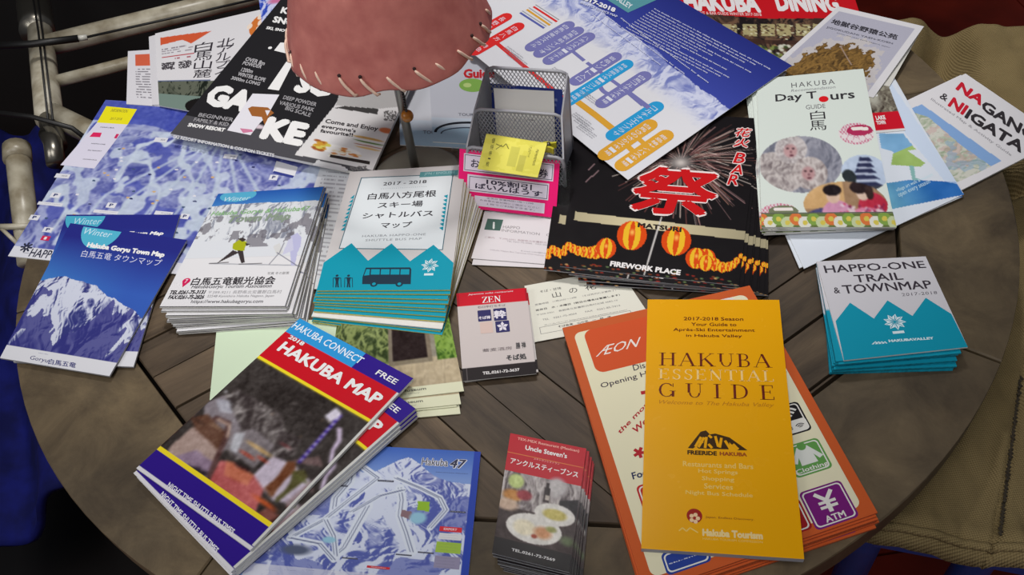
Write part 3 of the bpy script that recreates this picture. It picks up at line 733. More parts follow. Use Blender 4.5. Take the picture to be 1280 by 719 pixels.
for s_, b0, b1, tl in (('OVER 8m', (318, 228), (390, 246), (326, 214)), ('POWDER', (308, 243), (378, 258), (316, 230)), ('1200m', (302, 268), (345, 276), (310, 254)), ('WINTER SLOPE', (290, 284), (392, 308), (297, 270)), ('3000m LONG', (265, 298), (372, 322), (272, 286))):
    T3(d, s_, b0, b1, tl, (176, 174, 178), bold=.03)
T3(d, 'GA', (155, 392), (318, 426), (206, 312), WHITE, bold=.07); T3(d, 'SO', (494, 345), (640, 372), (538, 272), WHITE, bold=.07)
d.POLY([(318, 395), (348, 352), (448, 356), (400, 440), (375, 462), (340, 508), (252, 490)], (216, 214, 222))
d.POLY([(330, 408), (345, 400), (405, 404), (428, 425), (400, 445), (412, 462), (392, 468), (382, 440), (345, 436)], (150, 92, 46))
d.POLY([(300, 482), (345, 487), (350, 495), (312, 500)], (196, 120, 150))
T3(d, 'KE', (368, 520), (530, 552), (410, 436), WHITE, bold=.07)
for s_, b0, b1, tl in (('DEEP POWDER', (460, 372), (584, 400), (467, 358)), ('VARIOUS PARK', (445, 392), (575, 420), (452, 378)), ('BIG SCALE', (468, 412), (562, 440), (475, 398)), ('BEGINNER', (142, 438), (272, 458), (150, 424)), ('FAMILY & KID', (125, 456), (255, 476), (132, 442))):
    T3(d, s_, b0, b1, tl, (150, 148, 152), bold=.03)
T3(d, 'SNOW RESORT', (102, 475), (240, 496), (110, 461), WHITE, bold=.06)
T3(d, 'SKI RESORT INFORMATION & COUPON TICKETS', (48, 518), (428, 590), (52, 506), (200, 200, 204), bold=.04)
d.POLY([(578, 612), (704, 634), (704, 644), (574, 620)], (190, 190, 194))
T3(d, 'Come and Enjoy', (616, 466), (815, 496), (624, 446), (50, 46, 50), bold=.03); T3(d, "everyone's", (603, 483), (732, 502), (609, 466), (50, 46, 50), bold=.03); T3(d, 'favourite!!', (600, 497), (722, 514), (604, 484), (50, 46, 50), bold=.03)
d.POLY([(640, 580), (788, 606), (786, 618), (636, 590)], (52, 46, 44)); d.T('BURGER RESTAURANT', 650, 585, 770, 612, (190, 170, 140))
d.build('snow_magazine', 'black snow resort magazine with huge slanted white letters under the lamp shade', 'magazine')

# ================================================================== winter town map, two dark blue copies
def gory(d, c, f):
    c.mix(one_(c), (38, 42, 122)); g = np.clip((c.V - .1) / .35, 0, 1)[..., None]; c.a = c.a * (1 - g) + np.array((52, 88, 172.)) * g
    left = np.clip(1 - c.U * 1.3, 0, 1)[..., None] * g; c.a = c.a * (1 - .5 * left) + np.array((70, 150, 205.)) * .5 * left
    ridge = .43 - .06 * np.sin(c.U * 5.2) * (1 - c.U * .3) - .09 * fbm(c.U * 5, c.U * 0, 21, 4) + .12 * c.U ** 3 + .06
    mk = c.V > ridge
    c.relief(mk, 17, 5, 4.2, (196, 200, 216), (52, 56, 118), .33, .62, .5, 1.0, .5)
    dk = mk & (fbm(c.U * 5, c.V * 3.2, 41, 4) * .7 + (c.V - .55) * .55 > .46) & (fbm(c.U * 9 + c.V * 4, c.V * 2, 45, 3) > .42); c.mix(dk, (50, 50, 120), .75)
    c.rect(0, .915, 1, 1, (210, 210, 216))
def one_(c): return np.ones(c.U.shape, bool)
for k, (q, z, lab) in enumerate([([(83.4, 268.4), (225, 268.4), (166.9, 458.6), (16.7, 452.6)], .0035, 'dark blue snow mountain town map, the lower of two, partly covered'),
                                 ([(88, 279), (233.6, 300), (136.8, 470.3), (0, 447.6)], .0062, 'dark blue snow mountain town map with white bottom strip, on top of its twin')]):
    d = Doc(q, z, th=.0016, mat=INK_GLOSS, edge=PAPER_G); c = d.canvas(180, 240, (38, 42, 122)); gory(d, c, k)
    d.at(0, 240, 2.996)
    if k == 0:
        u, v = d.I([(322, 90)])[0]; d.ell(u, .012, .175, (70, 160, 188), a0=0, a1=180, ry=.20); d.T('Winter', 282, 98, 376, 122, (170, 205, 220), shear=.2)
        d.T('Town Map', 485, 148, 610, 166, WHITE, bold=.05, shear=.25)
        d.at(180, 220, 3.128)
    else:
        d.ell(.29, .012, .165, (78, 168, 195), a0=0, a1=180, ry=.2); d.T('Winter', 322, 135, 414, 172, (190, 215, 228), shear=.2)
        T3(d, 'Hakuba Goryu Town Map', (322, 212), (612, 251), (330, 188), WHITE, bold=.06, shear=.1)
        T3(d, '白馬五竜 タウンマップ', (302, 243), (602, 280), (309, 217), (205, 206, 226), shear=.1)
    d.at(0, 240, 2.996)
    d.T('Hakuba', 145, 602, 180, 610, (60, 60, 130)); T3(d, 'Goryu', (110, 632), (178, 645), (116, 612), (60, 60, 110), shear=.2); T3(d, '白馬五竜', (180, 645), (282, 660), (185, 625), (60, 62, 120), bold=.02)
    d.build('winter_map_leaflet', lab, 'leaflet', 'dark blue mountain town maps')

# ================================================================== white town map stack
d = Doc([(272.7, 242.4), (405.4, 233.4), (356.8, 383.7), (199.2, 384)], .0195, th=.00135, mat=INK_GLOSS)
c = d.canvas(200, 230, (212, 211, 214))
top = c.V < .60
c.mix(top, (205, 208, 214)); c.relief((c.V < .42 + .05 * fbm(c.U * 6, c.V * 6, 3, 3)) & top, 23, 5, 4, (206, 209, 214), (128, 132, 146), .22, .55, .4, 1.0)
sky = c.V < .10 + .035 * fbm(c.U * 6, c.U * 0, 9, 4); g = np.clip(c.V / .16, 0, 1)[..., None]
c.a = np.where(sky[..., None], np.array((36, 82, 160.)) * (1 - g) + np.array((70, 130, 190.)) * g, c.a)
d.at(180, 220, 3.128)
for x, y, w, h in ((320, 205, 110, 34), (480, 250, 90, 22), (250, 190, 34, 28), (410, 235, 60, 20), (600, 190, 40, 40)):
    (u, v), (u2, v2) = d.I([(x - w, y - h), (x + w, y + h)]); mk = (abs(c.U - (u + u2) / 2) < abs(u2 - u) / 2) & (abs(c.V - (v + v2) / 2) < abs(v2 - v) / 2) & (fbm(c.U * 14, c.V * 12, int(x), 4) > .56)
    c.mix(mk, (96, 92, 100), .65)
c.line(d.I([(255, 343), (600, 350)]), .01, (150, 152, 160)); c.rect(0, .60, 1, .605, (200, 200, 204))
def fig(pts, col): c.poly(d.I(pts), col)
fig([(348, 290), (372, 300), (300, 335), (284, 342)], (58, 50, 52)); fig([(365, 292), (388, 292), (394, 338), (380, 342)], (58, 50, 52))
fig([(348, 265), (375, 248), (402, 258), (392, 292), (360, 292), (346, 285)], (160, 165, 30)); fig([(368, 246), (386, 240), (400, 250), (385, 258)], (60, 52, 50)); fig([(396, 262), (416, 268), (400, 275)], (60, 52, 50))
c.line(d.I([(256, 343), (330, 338)]), .008, (70, 66, 70)); c.line(d.I([(372, 345), (460, 342)]), .008, (70, 66, 70))
fig([(575, 235), (600, 222), (616, 240), (612, 275), (600, 300), (590, 350), (575, 350), (572, 300), (560, 290)], (176, 176, 208)); fig([(565, 250), (580, 240), (585, 290), (540, 310)], (190, 190, 212))
fig([(505, 275), (530, 262), (545, 300), (520, 312)], (200, 200, 200)); c.line(d.I([(490, 345), (530, 300), (548, 262)]), .008, (120, 120, 130)); c.line(d.I([(520, 300), (600, 352)]), .007, (110, 110, 126))
u, v = d.I([(365, 84)])[0]; c.ell(u, .03, .17, .062, (84, 168, 196), .9)
d.T('Winter', 318, 84, 412, 94, (190, 215, 225), shear=.2)
d.T('Hakuba Goryu & Hakuba47', 258, 138, 652, 138, (134, 172, 130), bold=.03, shear=.15) if False else None
a, b = d.I([(262, 152), (648, 132)]); d.t('Hakuba Goryu & Hakuba47', a[0], (a[1] + b[1]) / 2 - .033, b[0], (a[1] + b[1]) / 2 + .022, (128, 170, 120), bold=.03, shear=.2)
a, b = d.I([(325, 180), (570, 172)]); d.t('Town Map', a[0], a[1] - .058, b[0], a[1] + .03, (132, 146, 130), bold=.045, shear=.2)
d.T('写真 冬の散策', 485, 376, 566, 385, (120, 118, 120))
(u, v) = d.I([(166, 411)])[0]; d.ell(u, v, .032, (196, 30, 84)); d.poly([(u - .03, v + .008), (u + .03, v + .008), (u - .006, v + .052)], (196, 30, 84)); d.t('7', u - .009, v - .014, u + .01, v + .017, (225, 205, 215), bold=.03)
d.T('白馬五竜観光協会', 195, 398, 508, 424, (44, 40, 46), bold=.025)
d.T('HakubaGoryu Tourism Association', 190, 427, 496, 441, (84, 82, 88), bold=.01, shear=.15)
d.T('TEL.0261-75-3131', 106, 448, 237, 463, (50, 46, 52), bold=.045, shear=.1); d.T('FAX.0261-75-2826', 100, 467, 232, 482, (50, 46, 52), bold=.045, shear=.1)
d.T('〒399-9211 長野県北安曇郡白馬村', 255, 449, 536, 460, (140, 138, 142)); d.T('22548 Kamishiro Hakuba Nagano, Japan', 250, 466, 506, 476, (120, 118, 122))
d.T('https://www.hakubagoryu.com', 188, 485, 462, 501, (70, 68, 74), bold=.01)
d.rect(0, .995, 1, 1, (60, 58, 62)); d.rect(.994, 0, 1, 1, (90, 90, 100))
d.build('town_map_booklet', 'white skier town map booklet, topmost of its stack', 'booklet', 'stacked white skier town maps')
d.stack(11, {0: (286, 262), 1: (420, 246), 3: (203, 443)}, lambda k: 'white skier town map booklet, %s in its stack' % nth(k, 11), dth=.00155, jit=.0011, ja=.008)
# ================================================================== teal shuttle bus maps
d = Doc([(437.4, 215), (582, 206), (563, 362.5), (396, 363.5)], .0215, th=.0012, mat=INK_SATIN, edge=PAPER_Y)
GB = (192, 188, 188); c = d.canvas(40, 40, GB)
d.at(380, 200, 2.996)
d.POLY([(214, 66), (560, 52), (520, 338), (130, 333)], (70, 100, 112)); d.POLY([(217, 69), (556, 55), (517, 335), (134, 330)], (208, 214, 218))
for i in range(9):                                # saw-tooth bands on both sides
    y = 130 + i * 15; xl = 207 - (y - 66) * .295 + 2; d.POLY([(xl, y), (xl - 4, y + 15), (xl - 17, y + 14)], TEAL); xr = 550 - (y - 52) * .14; d.POLY([(xr, y), (xr - 2, y + 15), (xr - 16, y + 5)], TEAL)
d.POLY([(436, 46), (578, 38), (575, 58), (432, 66)], (88, 142, 146)); d.T('JPN / ENGLISH', 452, 48, 562, 53, (150, 185, 188), bold=.02)
d.poly(d.I([(74, 385), (178, 312), (240, 378), (328, 313), (397, 380), (485, 318), (560, 386)]).tolist() + [(1, 1), (0, 1)], TEAL)
dk = (48, 46, 52)
d.T('2017 - 2018', 297, 85, 458, 88, dk, bold=.02) if False else None
def TU(s_, x0, x1, yb0, yb1, h, col, **k):       # baseline from (x0,yb0) to (x1,yb1), letter height h pixels
    a, b, t_ = d.I([(x0, yb0), (x1, yb1), (x0, yb0 - h)]); hv = abs(a[1] - t_[1]); vm = (a[1] + b[1]) / 2; d.t(s_, a[0], vm - hv, b[0], vm, col, **k)
TU('2017 - 2018', 296, 458, 96, 88, 12, dk, bold=.015)
TU('・・・・・・・・・・・・・・・・・・・・・・', 290, 458, 109, 103, 3, (120, 130, 136))
TU('白馬八方尾根', 237, 494, 150, 138, 24, dk, bold=.02); TU('スキー場', 275, 443, 180, 177, 22, dk, bold=.02); TU('シャトルバス', 218, 482, 218, 215, 22, dk, bold=.02); TU('マップ', 286, 402, 256, 254, 22, dk, bold=.02)
TU('HAKUBA HAPPO-ONE', 218, 455, 287, 286, 8, (120, 124, 130), space=1.1); TU('SHUTTLE BUS MAP', 230, 440, 303, 302, 8, (120, 124, 130), space=1.1)
NB = (30, 50, 66)
d.POLY([(232, 404), (398, 403), (402, 410), (400, 466), (218, 466), (219, 440)], NB)
for i in range(4): d.POLY([(252 + i * 37, 410), (284 + i * 37, 410), (283 + i * 37, 430), (250 + i * 37, 430)], TEAL)
d.POLY([(234, 410), (247, 410), (245, 432), (225, 434)], TEAL)
for x in (262, 357): u, v = d.I([(x, 465)])[0]; d.ell(u, v, .028, NB); d.ell(u, v, .014, TEAL)
for x in (124, 167):
    u, v = d.I([(x, 434)])[0]; d.ell(u, v, .011, NB); d.POLY([(x - 8, 440), (x + 8, 440), (x + 5, 458), (x + 7, 478), (x + 1, 478), (x, 462), (x - 2, 478), (x - 7, 478), (x - 5, 458)], NB)
    for sg in (-1, 1): d.LINE([(x + sg * 14, 442), (x + sg * 15, 478)], .005, NB)
    d.LINE([(x - 14, 443), (x + 14, 443)], .007, NB)
def flower(d, cx, cy, r, col, gap, n=8):          # ring of twisted petals over a short bar
    u, v = d.I([(cx, cy)])[0]; ru = abs(d.I([(cx + r, cy)])[0][0] - u); a = d.h / d.w
    for k in range(n):
        t = 2 * math.pi * k / n
        def q_(rr, tt): return (u + ru * rr * math.cos(tt), v + ru * rr * math.sin(tt) / a)
        d.poly([q_(.12, t), q_(.62, t - .34), q_(1.0, t + .12), q_(.66, t + .34)], col)
        d.line([q_(.2, t + .05), q_(.82, t + .1)], ru * .07, gap)
    d.poly([(u - ru * .5, v + ru * 1.12 / a), (u + ru * .5, v + ru * 1.12 / a), (u + ru * .5, v + ru * 1.42 / a), (u - ru * .5, v + ru * 1.42 / a)], col)
flower(d, 472, 396, 34, (200, 214, 218), TEAL)
d.build('bus_map_leaflet', 'teal and white shuttle bus map leaflet, topmost of its stack', 'leaflet', 'stacked shuttle bus maps')
st_ = d.stack(11, {1: (380 + 672 / 2.996, 200 + 168 / 2.996), 2: (380 + 510 / 2.996, 200 + 688 / 2.996), 3: (380 + 30 / 2.996, 200 + 600 / 2.996)}, lambda k: 'teal shuttle bus map leaflet with yellow edge, %s in its stack' % nth(k, 11), dth=.00165, jit=.0009, ja=.008)
w_o = st_[7]                                       # one leaflet of the stack lies face down: plain white side up
for ch_ in list(w_o.children): bpy.data.objects.remove(ch_)
w_o.data = w_o.data.copy(); w_o.data.materials[0] = PAPER; w_o.location.y -= .0042; w_o['label'] = 'face-down bus map leaflet whose plain white back crosses the teal stack'
# ================================================================== museum leaflets and pale green sheet under the stacks
d = Doc([(272, 400), (445, 400), (440, 520), (262, 500)], .0010, th=.0006, mat=INK_MATT); c = d.canvas(60, 40, (196, 212, 186)); d.build('green_sheet', 'pale green sheet of paper under the map stacks', 'paper')
d = Doc([(428, 392), (556, 372), (580, 489), (415, 508)], .0044, th=.0007, mat=INK_MATT, edge=PAPER_C)
c = d.canvas(180, 150, (176, 160, 132)); c.relief(c.V > .62, 4, 14, 3, (186, 170, 142), (160, 146, 122), .2, .8); c.rect(0, 0, 1, .62, (140, 134, 120))
c.relief((c.V < .66) & (c.U > .84), 7, 18, 16, (128, 158, 72), (52, 84, 30)); c.relief((c.V < .64) & (c.U < .5), 9, 18, 14, (128, 140, 86), (48, 60, 34)); c.rect(.47, .2, .76, .62, (40, 30, 30)); c.rect(.44, .2, .47, .66, (120, 110, 96)); c.rect(.76, .2, .8, .66, (120, 108, 92)); c.rect(.44, .62, .8, .67, (128, 118, 100))
c.photo(c.V < .9, 1, 8); c.rect(0, .90, 1, 1, (212, 212, 184))
d.at(340, 380, 3.595); a, b = d.I([(530, 452), (730, 440)]); d.t('Hakuba Art Museum', a[0] - .2, .918, b[0] - .05, .945, (90, 92, 86), bold=.02); d.t('garden & library', a[0], .958, b[0] - .1, .975, (150, 152, 142), shear=.2)
d.build('museum_leaflet', 'art museum leaflet with garden photograph, topmost of its stack', 'leaflet', 'museum leaflets')
d.stack(3, {2: (556, 519), 3: (428, 530)}, lambda k: 'cream bottomed art museum leaflet, %s in its stack' % nth(k, 3), dth=.001, jit=.002)

# ================================================================== red night bus map booklets
d = Doc([(374.8, 398), (516.6, 473.2), (313, 688), (170.4, 585.4)], [.0135, .0150, .0150, .0135], th=.0026, mat=INK_GLOSS)
c = d.canvas(210, 290, (66, 60, 56))
c.rect(0, 0, .60, .098, (44, 142, 204)); c.rect(.60, 0, 1, .098, (46, 24, 128)); c.rect(0, .098, 1, .272, (190, 20, 34)); c.rect(0, .272, 1, .286, (228, 205, 40))
ph = (c.V > .286) & (c.V < .872)
n = fbm(c.U * 4, c.V * 5, 5, 4); c.a = np.where(ph[..., None], np.array((54, 48, 46.)) + (n[..., None] - .5) * 26, c.a)
d.at(230, 470, 3.785)
b_ = lambda pts, col, s_=.6: blob(d, c, pts, col, s_)
def fg(pts, col, al=1.0): c.poly(d.I(pts), col, al)
c.relief(c.poly_mask(d.I([(90, 150), (250, 60), (460, 180), (480, 260), (560, 300), (520, 380), (240, 400), (160, 300)])), 6, 26, 26, (176, 170, 168), (58, 50, 50), .55, .95)
fg([(100, 130), (190, 90), (270, 250), (210, 330), (170, 380), (90, 230)], (130, 122, 128))
fg([(150, 110), (215, 115), (230, 180), (170, 170)], (176, 178, 190), .7)
fg([(215, 270), (330, 250), (430, 330), (330, 440), (200, 340)], (126, 118, 122), .9); fg([(240, 270), (290, 270), (250, 370), (215, 350)], (190, 192, 200), .8)
fg([(-60, 330), (40, 240), (190, 330), (90, 540), (-20, 480), (-120, 420)], (160, 138, 130)); fg([(-40, 380), (60, 350), (150, 420), (110, 480), (10, 430)], (132, 112, 140), .8); fg([(0, 425), (60, 430), (120, 460), (100, 480), (50, 455)], (52, 42, 50))
fg([(30, 200), (110, 180), (200, 270), (165, 360), (120, 310), (60, 260)], (96, 66, 52)); b_([(70, 215, 40, 22)], (30, 26, 28)); b_([(72, 240, 12, 10)], (230, 226, 220)); b_([(150, 240, 34, 20)], (206, 184, 150)); b_([(120, 280, 30, 20)], (136, 70, 46))
c.line(d.I([(150, 200), (210, 225), (205, 280), (150, 400), (105, 520)]), .035, (84, 58, 56)); c.line(d.I([(160, 205), (218, 235), (205, 290)]), .014, (196, 172, 156))
fg([(170, 400), (240, 410), (330, 470), (380, 530), (340, 640), (410, 700), (330, 720), (90, 560)], (178, 92, 92)); fg([(200, 400), (250, 415), (330, 470), (300, 520), (190, 470)], (196, 120, 84), .7)
b_([(380, 600, 60, 60)], (192, 84, 40)); fg([(330, 660), (400, 620), (480, 690), (400, 740)], (140, 80, 70), .8)
fg([(330, 470), (420, 380), (520, 420), (600, 500), (480, 600), (420, 590), (370, 530)], (186, 174, 190)); fg([(480, 600), (600, 500), (640, 470), (560, 600), (500, 650)], (150, 130, 134))
b_([(355, 345, 64, 52)], (206, 168, 104), .35); b_([(300, 375, 40, 34), (370, 395, 30, 26)], (196, 58, 32), .4); b_([(300, 400, 24, 16)], (255, 226, 150), .3); fg([(235, 410), (300, 440), (320, 462), (250, 430)], (60, 34, 36)); b_([(480, 330, 34, 26)], (140, 40, 44))
fg([(500, 400), (640, 380), (660, 430), (580, 420)], (120, 96, 96), .8)
c.line(d.I([(548, 405), (738, 190)]), .026, (70, 50, 150)); 
for i in range(9): t0 = i / 9; x, y = 548 + 190 * t0, 405 - 215 * t0; c.line(d.I([(x + 4, y - 12), (x + 14, y - 8)]), .012, (205, 200, 225))
fg([(665, 190), (720, 150), (745, 175), (735, 195), (690, 220)], (206, 200, 215)); fg([(722, 240), (748, 250), (745, 310), (715, 350), (700, 420), (685, 410), (695, 350), (725, 300)], (196, 180, 206))
fg([(490, 405), (530, 408), (525, 450), (480, 490), (440, 540), (420, 575), (405, 570), (380, 530), (440, 480)], (108, 64, 40)); fg([(515, 450), (570, 445), (585, 480), (540, 520), (500, 550), (440, 600), (430, 580), (480, 540), (505, 500)], (84, 80, 46)); b_([(555, 490, 32, 30)], (92, 96, 48), .4)
for _ in range(60): x, y = 300 + rng.random() * 420, 120 + rng.random() * 250; b_([(x, y, 4, 3)], [(206, 200, 196), (150, 140, 130), (190, 150, 110)][rng.integers(3)], .3)
for _ in range(30): x, y = 150 + rng.random() * 130, 60 + rng.random() * 170; b_([(x, y, 7, 5)], (206, 206, 212), .4)
c.poly(d.I([(400, 690), (480, 640), (600, 520), (640, 540), (480, 720)]), (70, 40, 34)); 
for _ in range(40): x = 430 + rng.random() * 160; y = 1130 - x * .99 + rng.normal(0, 8) + 0; b_([(x, y, 8, 6)], [(200, 110, 50), (40, 26, 28), (180, 60, 50)][rng.integers(3)], .4)
c.photo(ph, 2, 0); c.photo(ph, 1, 12)
c.rect(0, .868, 1, .886, (228, 205, 40)); c.rect(0, .886, 1, 1, (46, 24, 128)); c.mix((c.V > .985), (210, 208, 212))
c.rect(.985, .1, 1, .98, (200, 200, 196))
d.at(340, 380, 3.595)
d.T('HAKUBA CONNECT', 112, 82, 392, 272, (214, 226, 236), bold=.015); d.T('FREE', 482, 296, 552, 364, WHITE, bold=.02); d.T('2018', 86, 140, 136, 190, WHITE, bold=.04)
d.T('HAKUBA MAP', 62, 168, 466, 460, WHITE, bold=.04)
d.at(160, 560, 4.52); T3(d, 'NIGHT TIME SHUTTLE BUS TIMES', (220, 219), (590, 492), (238, 193), (224, 222, 232), bold=.03)
d.build('bus_map_booklet', 'glossy red and purple bus map booklet with night street photograph, topmost of three', 'booklet', 'night bus map booklets')
a_, b_ = P(313, 688, .015) - P(170, 585, .015), P(283, 712, .004) - P(170, 594, .004)
bb = d.stack(3, {3: (171, 597)}, lambda k: 'purple bottomed bus map booklet under the top one, %s of its stack' % ['second', 'third', 'lowest'][k - 1], dth=.0030, jit=.0002, ja=.001, share=[.9, .95, 1.0], rot=math.atan2(b_[1], b_[0]) - math.atan2(a_[1], a_[0]))

# ================================================================== blue ski area map, bottom
d = Doc([(375, 553), (601, 565), (580, 775), (285, 745)], .0014, th=.0008, mat=INK_SATIN); c = d.canvas(250, 210, (46, 68, 160))
c.rect(.045, .0, .955, .955, (84, 112, 180)); g = np.clip(c.V / .2, 0, 1)[..., None]; c.a = np.where((c.U > .0)[..., None] & (c.U < .965)[..., None], np.array((62, 96, 176.)) * (1 - g) + np.array((120, 146, 200.)) * g, c.a)
rid = .20 - .13 * np.exp(-((c.U - .62) / .13) ** 2) - .05 * np.exp(-((c.U - .33) / .08) ** 2) - .04 * fbm(c.U * 12, c.U * 0, 5, 4) + .03
inn = (c.U < .965) & (c.U > .02) & (c.V < .955); mk = inn & (c.V > rid)
c.relief(mk, 51, 6, 5, (198, 204, 222), (82, 92, 160), .3, .6, .7, 1.2); c.mix(mk & (fbm(c.U * 4, c.V * 5, 61, 4) > .54) & (c.V > .3), (78, 88, 160), .6)
c.mix(mk & (c.V > .80), (206, 206, 216), .7)
d.at(300, 540, 4)
SN = (206, 212, 224); LN = (88, 96, 130)
def piste(pts, w): c.line(d.I(pts), w, SN); c.line(d.I([(x + 6, y) for x, y in pts]), .004, LN); c.line(d.I([(x - 9, y) for x, y in pts]), .003, LN)
piste([(560, 190), (550, 250), (480, 330), (470, 400)], .05); piste([(620, 180), (690, 230), (560, 330), (420, 440), (250, 530)], .035); piste([(800, 280), (810, 340), (800, 420), (830, 500), (860, 600)], .045)
piste([(640, 370), (600, 440), (520, 580), (470, 620)], .05); piste([(780, 230), (900, 280), (1000, 330), (1030, 390), (950, 480)], .03); piste([(430, 440), (470, 520), (480, 620)], .03); piste([(250, 530), (400, 560), (470, 640)], .03); piste([(820, 290), (700, 320), (560, 400)], .025)
c.poly(d.I([(890, 345), (950, 350), (945, 400), (885, 390)]), (138, 176, 52)); c.poly(d.I([(810, 390), (860, 400), (850, 440), (800, 420)]), (130, 104, 110)); blob(d, c, [(890, 430, 20, 40), (445, 540, 22, 22)], (140, 184, 204), .4); blob(d, c, [(280, 590, 60, 40)], (80, 88, 110), .5)
for s_, x, y in (('LIFT STATION', 460, 268), ('ALPS PEAK', 690, 245), ('ESPORT PLAZA', 510, 632), ('LINE 8 TOP', 1050, 400), ('RESTAURANT', 780, 615), ('GREEN TOP', 890, 604)):
    d.RECT(x, y - 6, x + 78, y + 8, (70, 72, 88)); d.T(s_, x + 4, y - 3, x + 74, y + 4, (200, 200, 210))
d.T('Hakuba', 912, 128, 1040, 176, (226, 226, 230), bold=.06); d.T('Hakuba', 914, 130, 1038, 174, (70, 72, 92), bold=.01)
d.T('47', 1052, 134, 1132, 188, (226, 226, 230), bold=.07, shear=.2); d.T('47', 1054, 136, 1128, 185, (60, 62, 84), bold=.03, shear=.2)
d.T('MOUNTAIN RESORT', 980, 200, 1140, 212, (70, 74, 96), bold=.03)
for i in range(4): d.T('course guide information', 1045, 248 + i * 11, 1135, 253 + i * 11, (100, 104, 140))
d.RECT(1000, 472, 1108, 505, (200, 48, 58)); d.T('EXPERT', 1020, 480, 1085, 496, (225, 200, 205), bold=.03)
d.RECT(998, 505, 1106, 545, (206, 206, 210)); d.RECT(984, 548, 1102, 612, (150, 180, 70)); d.RECT(976, 618, 1096, 690, (140, 134, 160))
for y in (515, 528, 560, 575, 590, 630, 645, 660, 675): d.T('course length and slope', 1004 - (y - 500) * .14, y, 1090 - (y - 500) * .1, y + 5, (96, 98, 104))
d.RECT(636, 668, 748, 690, (190, 50, 60)); d.T('WARNING', 655, 674, 730, 684, (220, 200, 205), bold=.03)
for i in range(10): d.T('area guide', 130 + i * 92, 690 - i, 190 + i * 92, 698 - i, (90, 92, 120))
d.build('ski_area_map', 'blue bordered ski area map at the front under the red bus booklets', 'map')

# ================================================================== restaurant cards
d = Doc([(638, 541.6), (733, 561), (712, 716), (615, 691.6)], .0120, th=.0011, mat=INK_GLOSS, edge=PAPER_G)
c = d.canvas(150, 220, (60, 48, 48)); c.rect(0, 0, 1, .325, (176, 22, 38)); c.rect(0, .165, 1, .172, (206, 130, 60))
c.rect(0, .325, 1, .60, (140, 134, 136)); c.relief((c.V > .325) & (c.V < .62), 8, 8, 6, (180, 172, 170), (84, 74, 76), .2, .8)
c.ell(.17, .40, .12, .07, (176, 190, 120), soft=.3); c.ell(.15, .52, .16, .06, (176, 120, 60), soft=.4); c.ell(.3, .50, .12, .05, (140, 50, 60), soft=.4); c.ell(.1, .60, .18, .06, (186, 160, 140), soft=.4); c.ell(.7, .38, .16, .10, (176, 170, 170), soft=.4)
c.rect(.55, .40, .62, .52, (44, 34, 36)); c.rect(.56, .36, .6, .4, (44, 34, 36)); c.rect(.565, .46, .62, .50, (170, 160, 150)); c.poly([(.76, .48), (1, .44), (1, .62), (.74, .56)], (40, 36, 40))
c.ell(.72, .60, .26, .085, (206, 202, 196)); c.ell(.72, .60, .18, .05, (184, 170, 96), soft=.3); c.ell(.48, .745, .36, .115, (210, 206, 200)); c.ell(.36, .75, .17, .07, (216, 206, 180), soft=.3); c.ell(.60, .76, .15, .06, (196, 140, 100), soft=.5); c.ell(.70, .72, .09, .03, (140, 140, 80), soft=.5); c.ell(.5, .8, .05, .02, (150, 60, 40), soft=.5)
c.ell(.92, .78, .12, .05, (84, 96, 66), soft=.6); c.photo((c.V > .33) & (c.V < .86), 1, 12); c.rect(0, .868, 1, 1, (30, 26, 28))
d.at(600, 535, 3.91)
d.T('TEX-MEX Restaurant (Mexican)', 185, 46, 484, 124, (220, 160, 150), bold=.03); d.T("Uncle Steven's", 224, 84, 424, 150, WHITE, bold=.03)
d.T('メキシカンレストラン', 264, 146, 388, 182, (220, 170, 165)); d.T('アンクルスティーブンス', 152, 144, 478, 246, WHITE, bold=.02)
d.T('TEL.0261-72-7569', 156, 588, 366, 654, (206, 204, 204), bold=.03)
d.build('restaurant_card', 'red and black restaurant card with plates of food, topmost of its stack', 'card', 'restaurant cards')
d.stack(9, {2: (735, 727), 1: (745, 585), 3: (618, 716)}, lambda k: 'red and black restaurant card, %s in its stack' % nth(k, 9), jit=.0005, ja=.006)

d0 = Doc([(655.5, 357.5), (773, 335.8), (816, 400), (667, 428)], .0008, th=.0003, mat=INK_MATT); c = d0.canvas(20, 20, (214, 212, 200)); d = d0; d.at(650, 320, 5.533)
BK = (70, 68, 70)
TU('そば・甘味', 140, 288, 258, 230, 18, BK); TU('山', 228, 287, 292, 280, 38, BK); TU('の', 345, 402, 262, 248, 34, BK); TU('花', 458, 530, 242, 226, 42, BK)
TU('営業時間　11時30分～14時　（そば売切れ次第終了）', 106, 664, 350, 238, 13, (120, 118, 120)); TU('定休日　水・木曜日（祝日の場合は営業します）', 110, 692, 388, 272, 14, BK, bold=.02)
TU('〒399-9301　長野県北安曇郡白馬村北城 4683-10', 118, 676, 420, 308, 13, (120, 118, 120)); TU('TEL　0261-75-4004　　FAX　0261-85-7414', 158, 692, 455, 342, 12, (120, 118, 120))
TU('ホームページ http://www.soba-yamanohana.com/', 168, 742, 490, 374, 11, (110, 108, 110)); TU('そば会席　山の花　一　献　酒', 268, 630, 505, 422, 16, BK, bold=.01)
a, b = d.I([(136, 505), (760, 376)]); b2 = d.I([(146, 542)])[0]; d.frame(a[0], (a[1] + b[1]) / 2 - .01, b[0], b2[1], .004, (110, 108, 110))
d.build('soba_card', 'off-white card with sparse Japanese text between the red topped card and orange sheet', 'card')

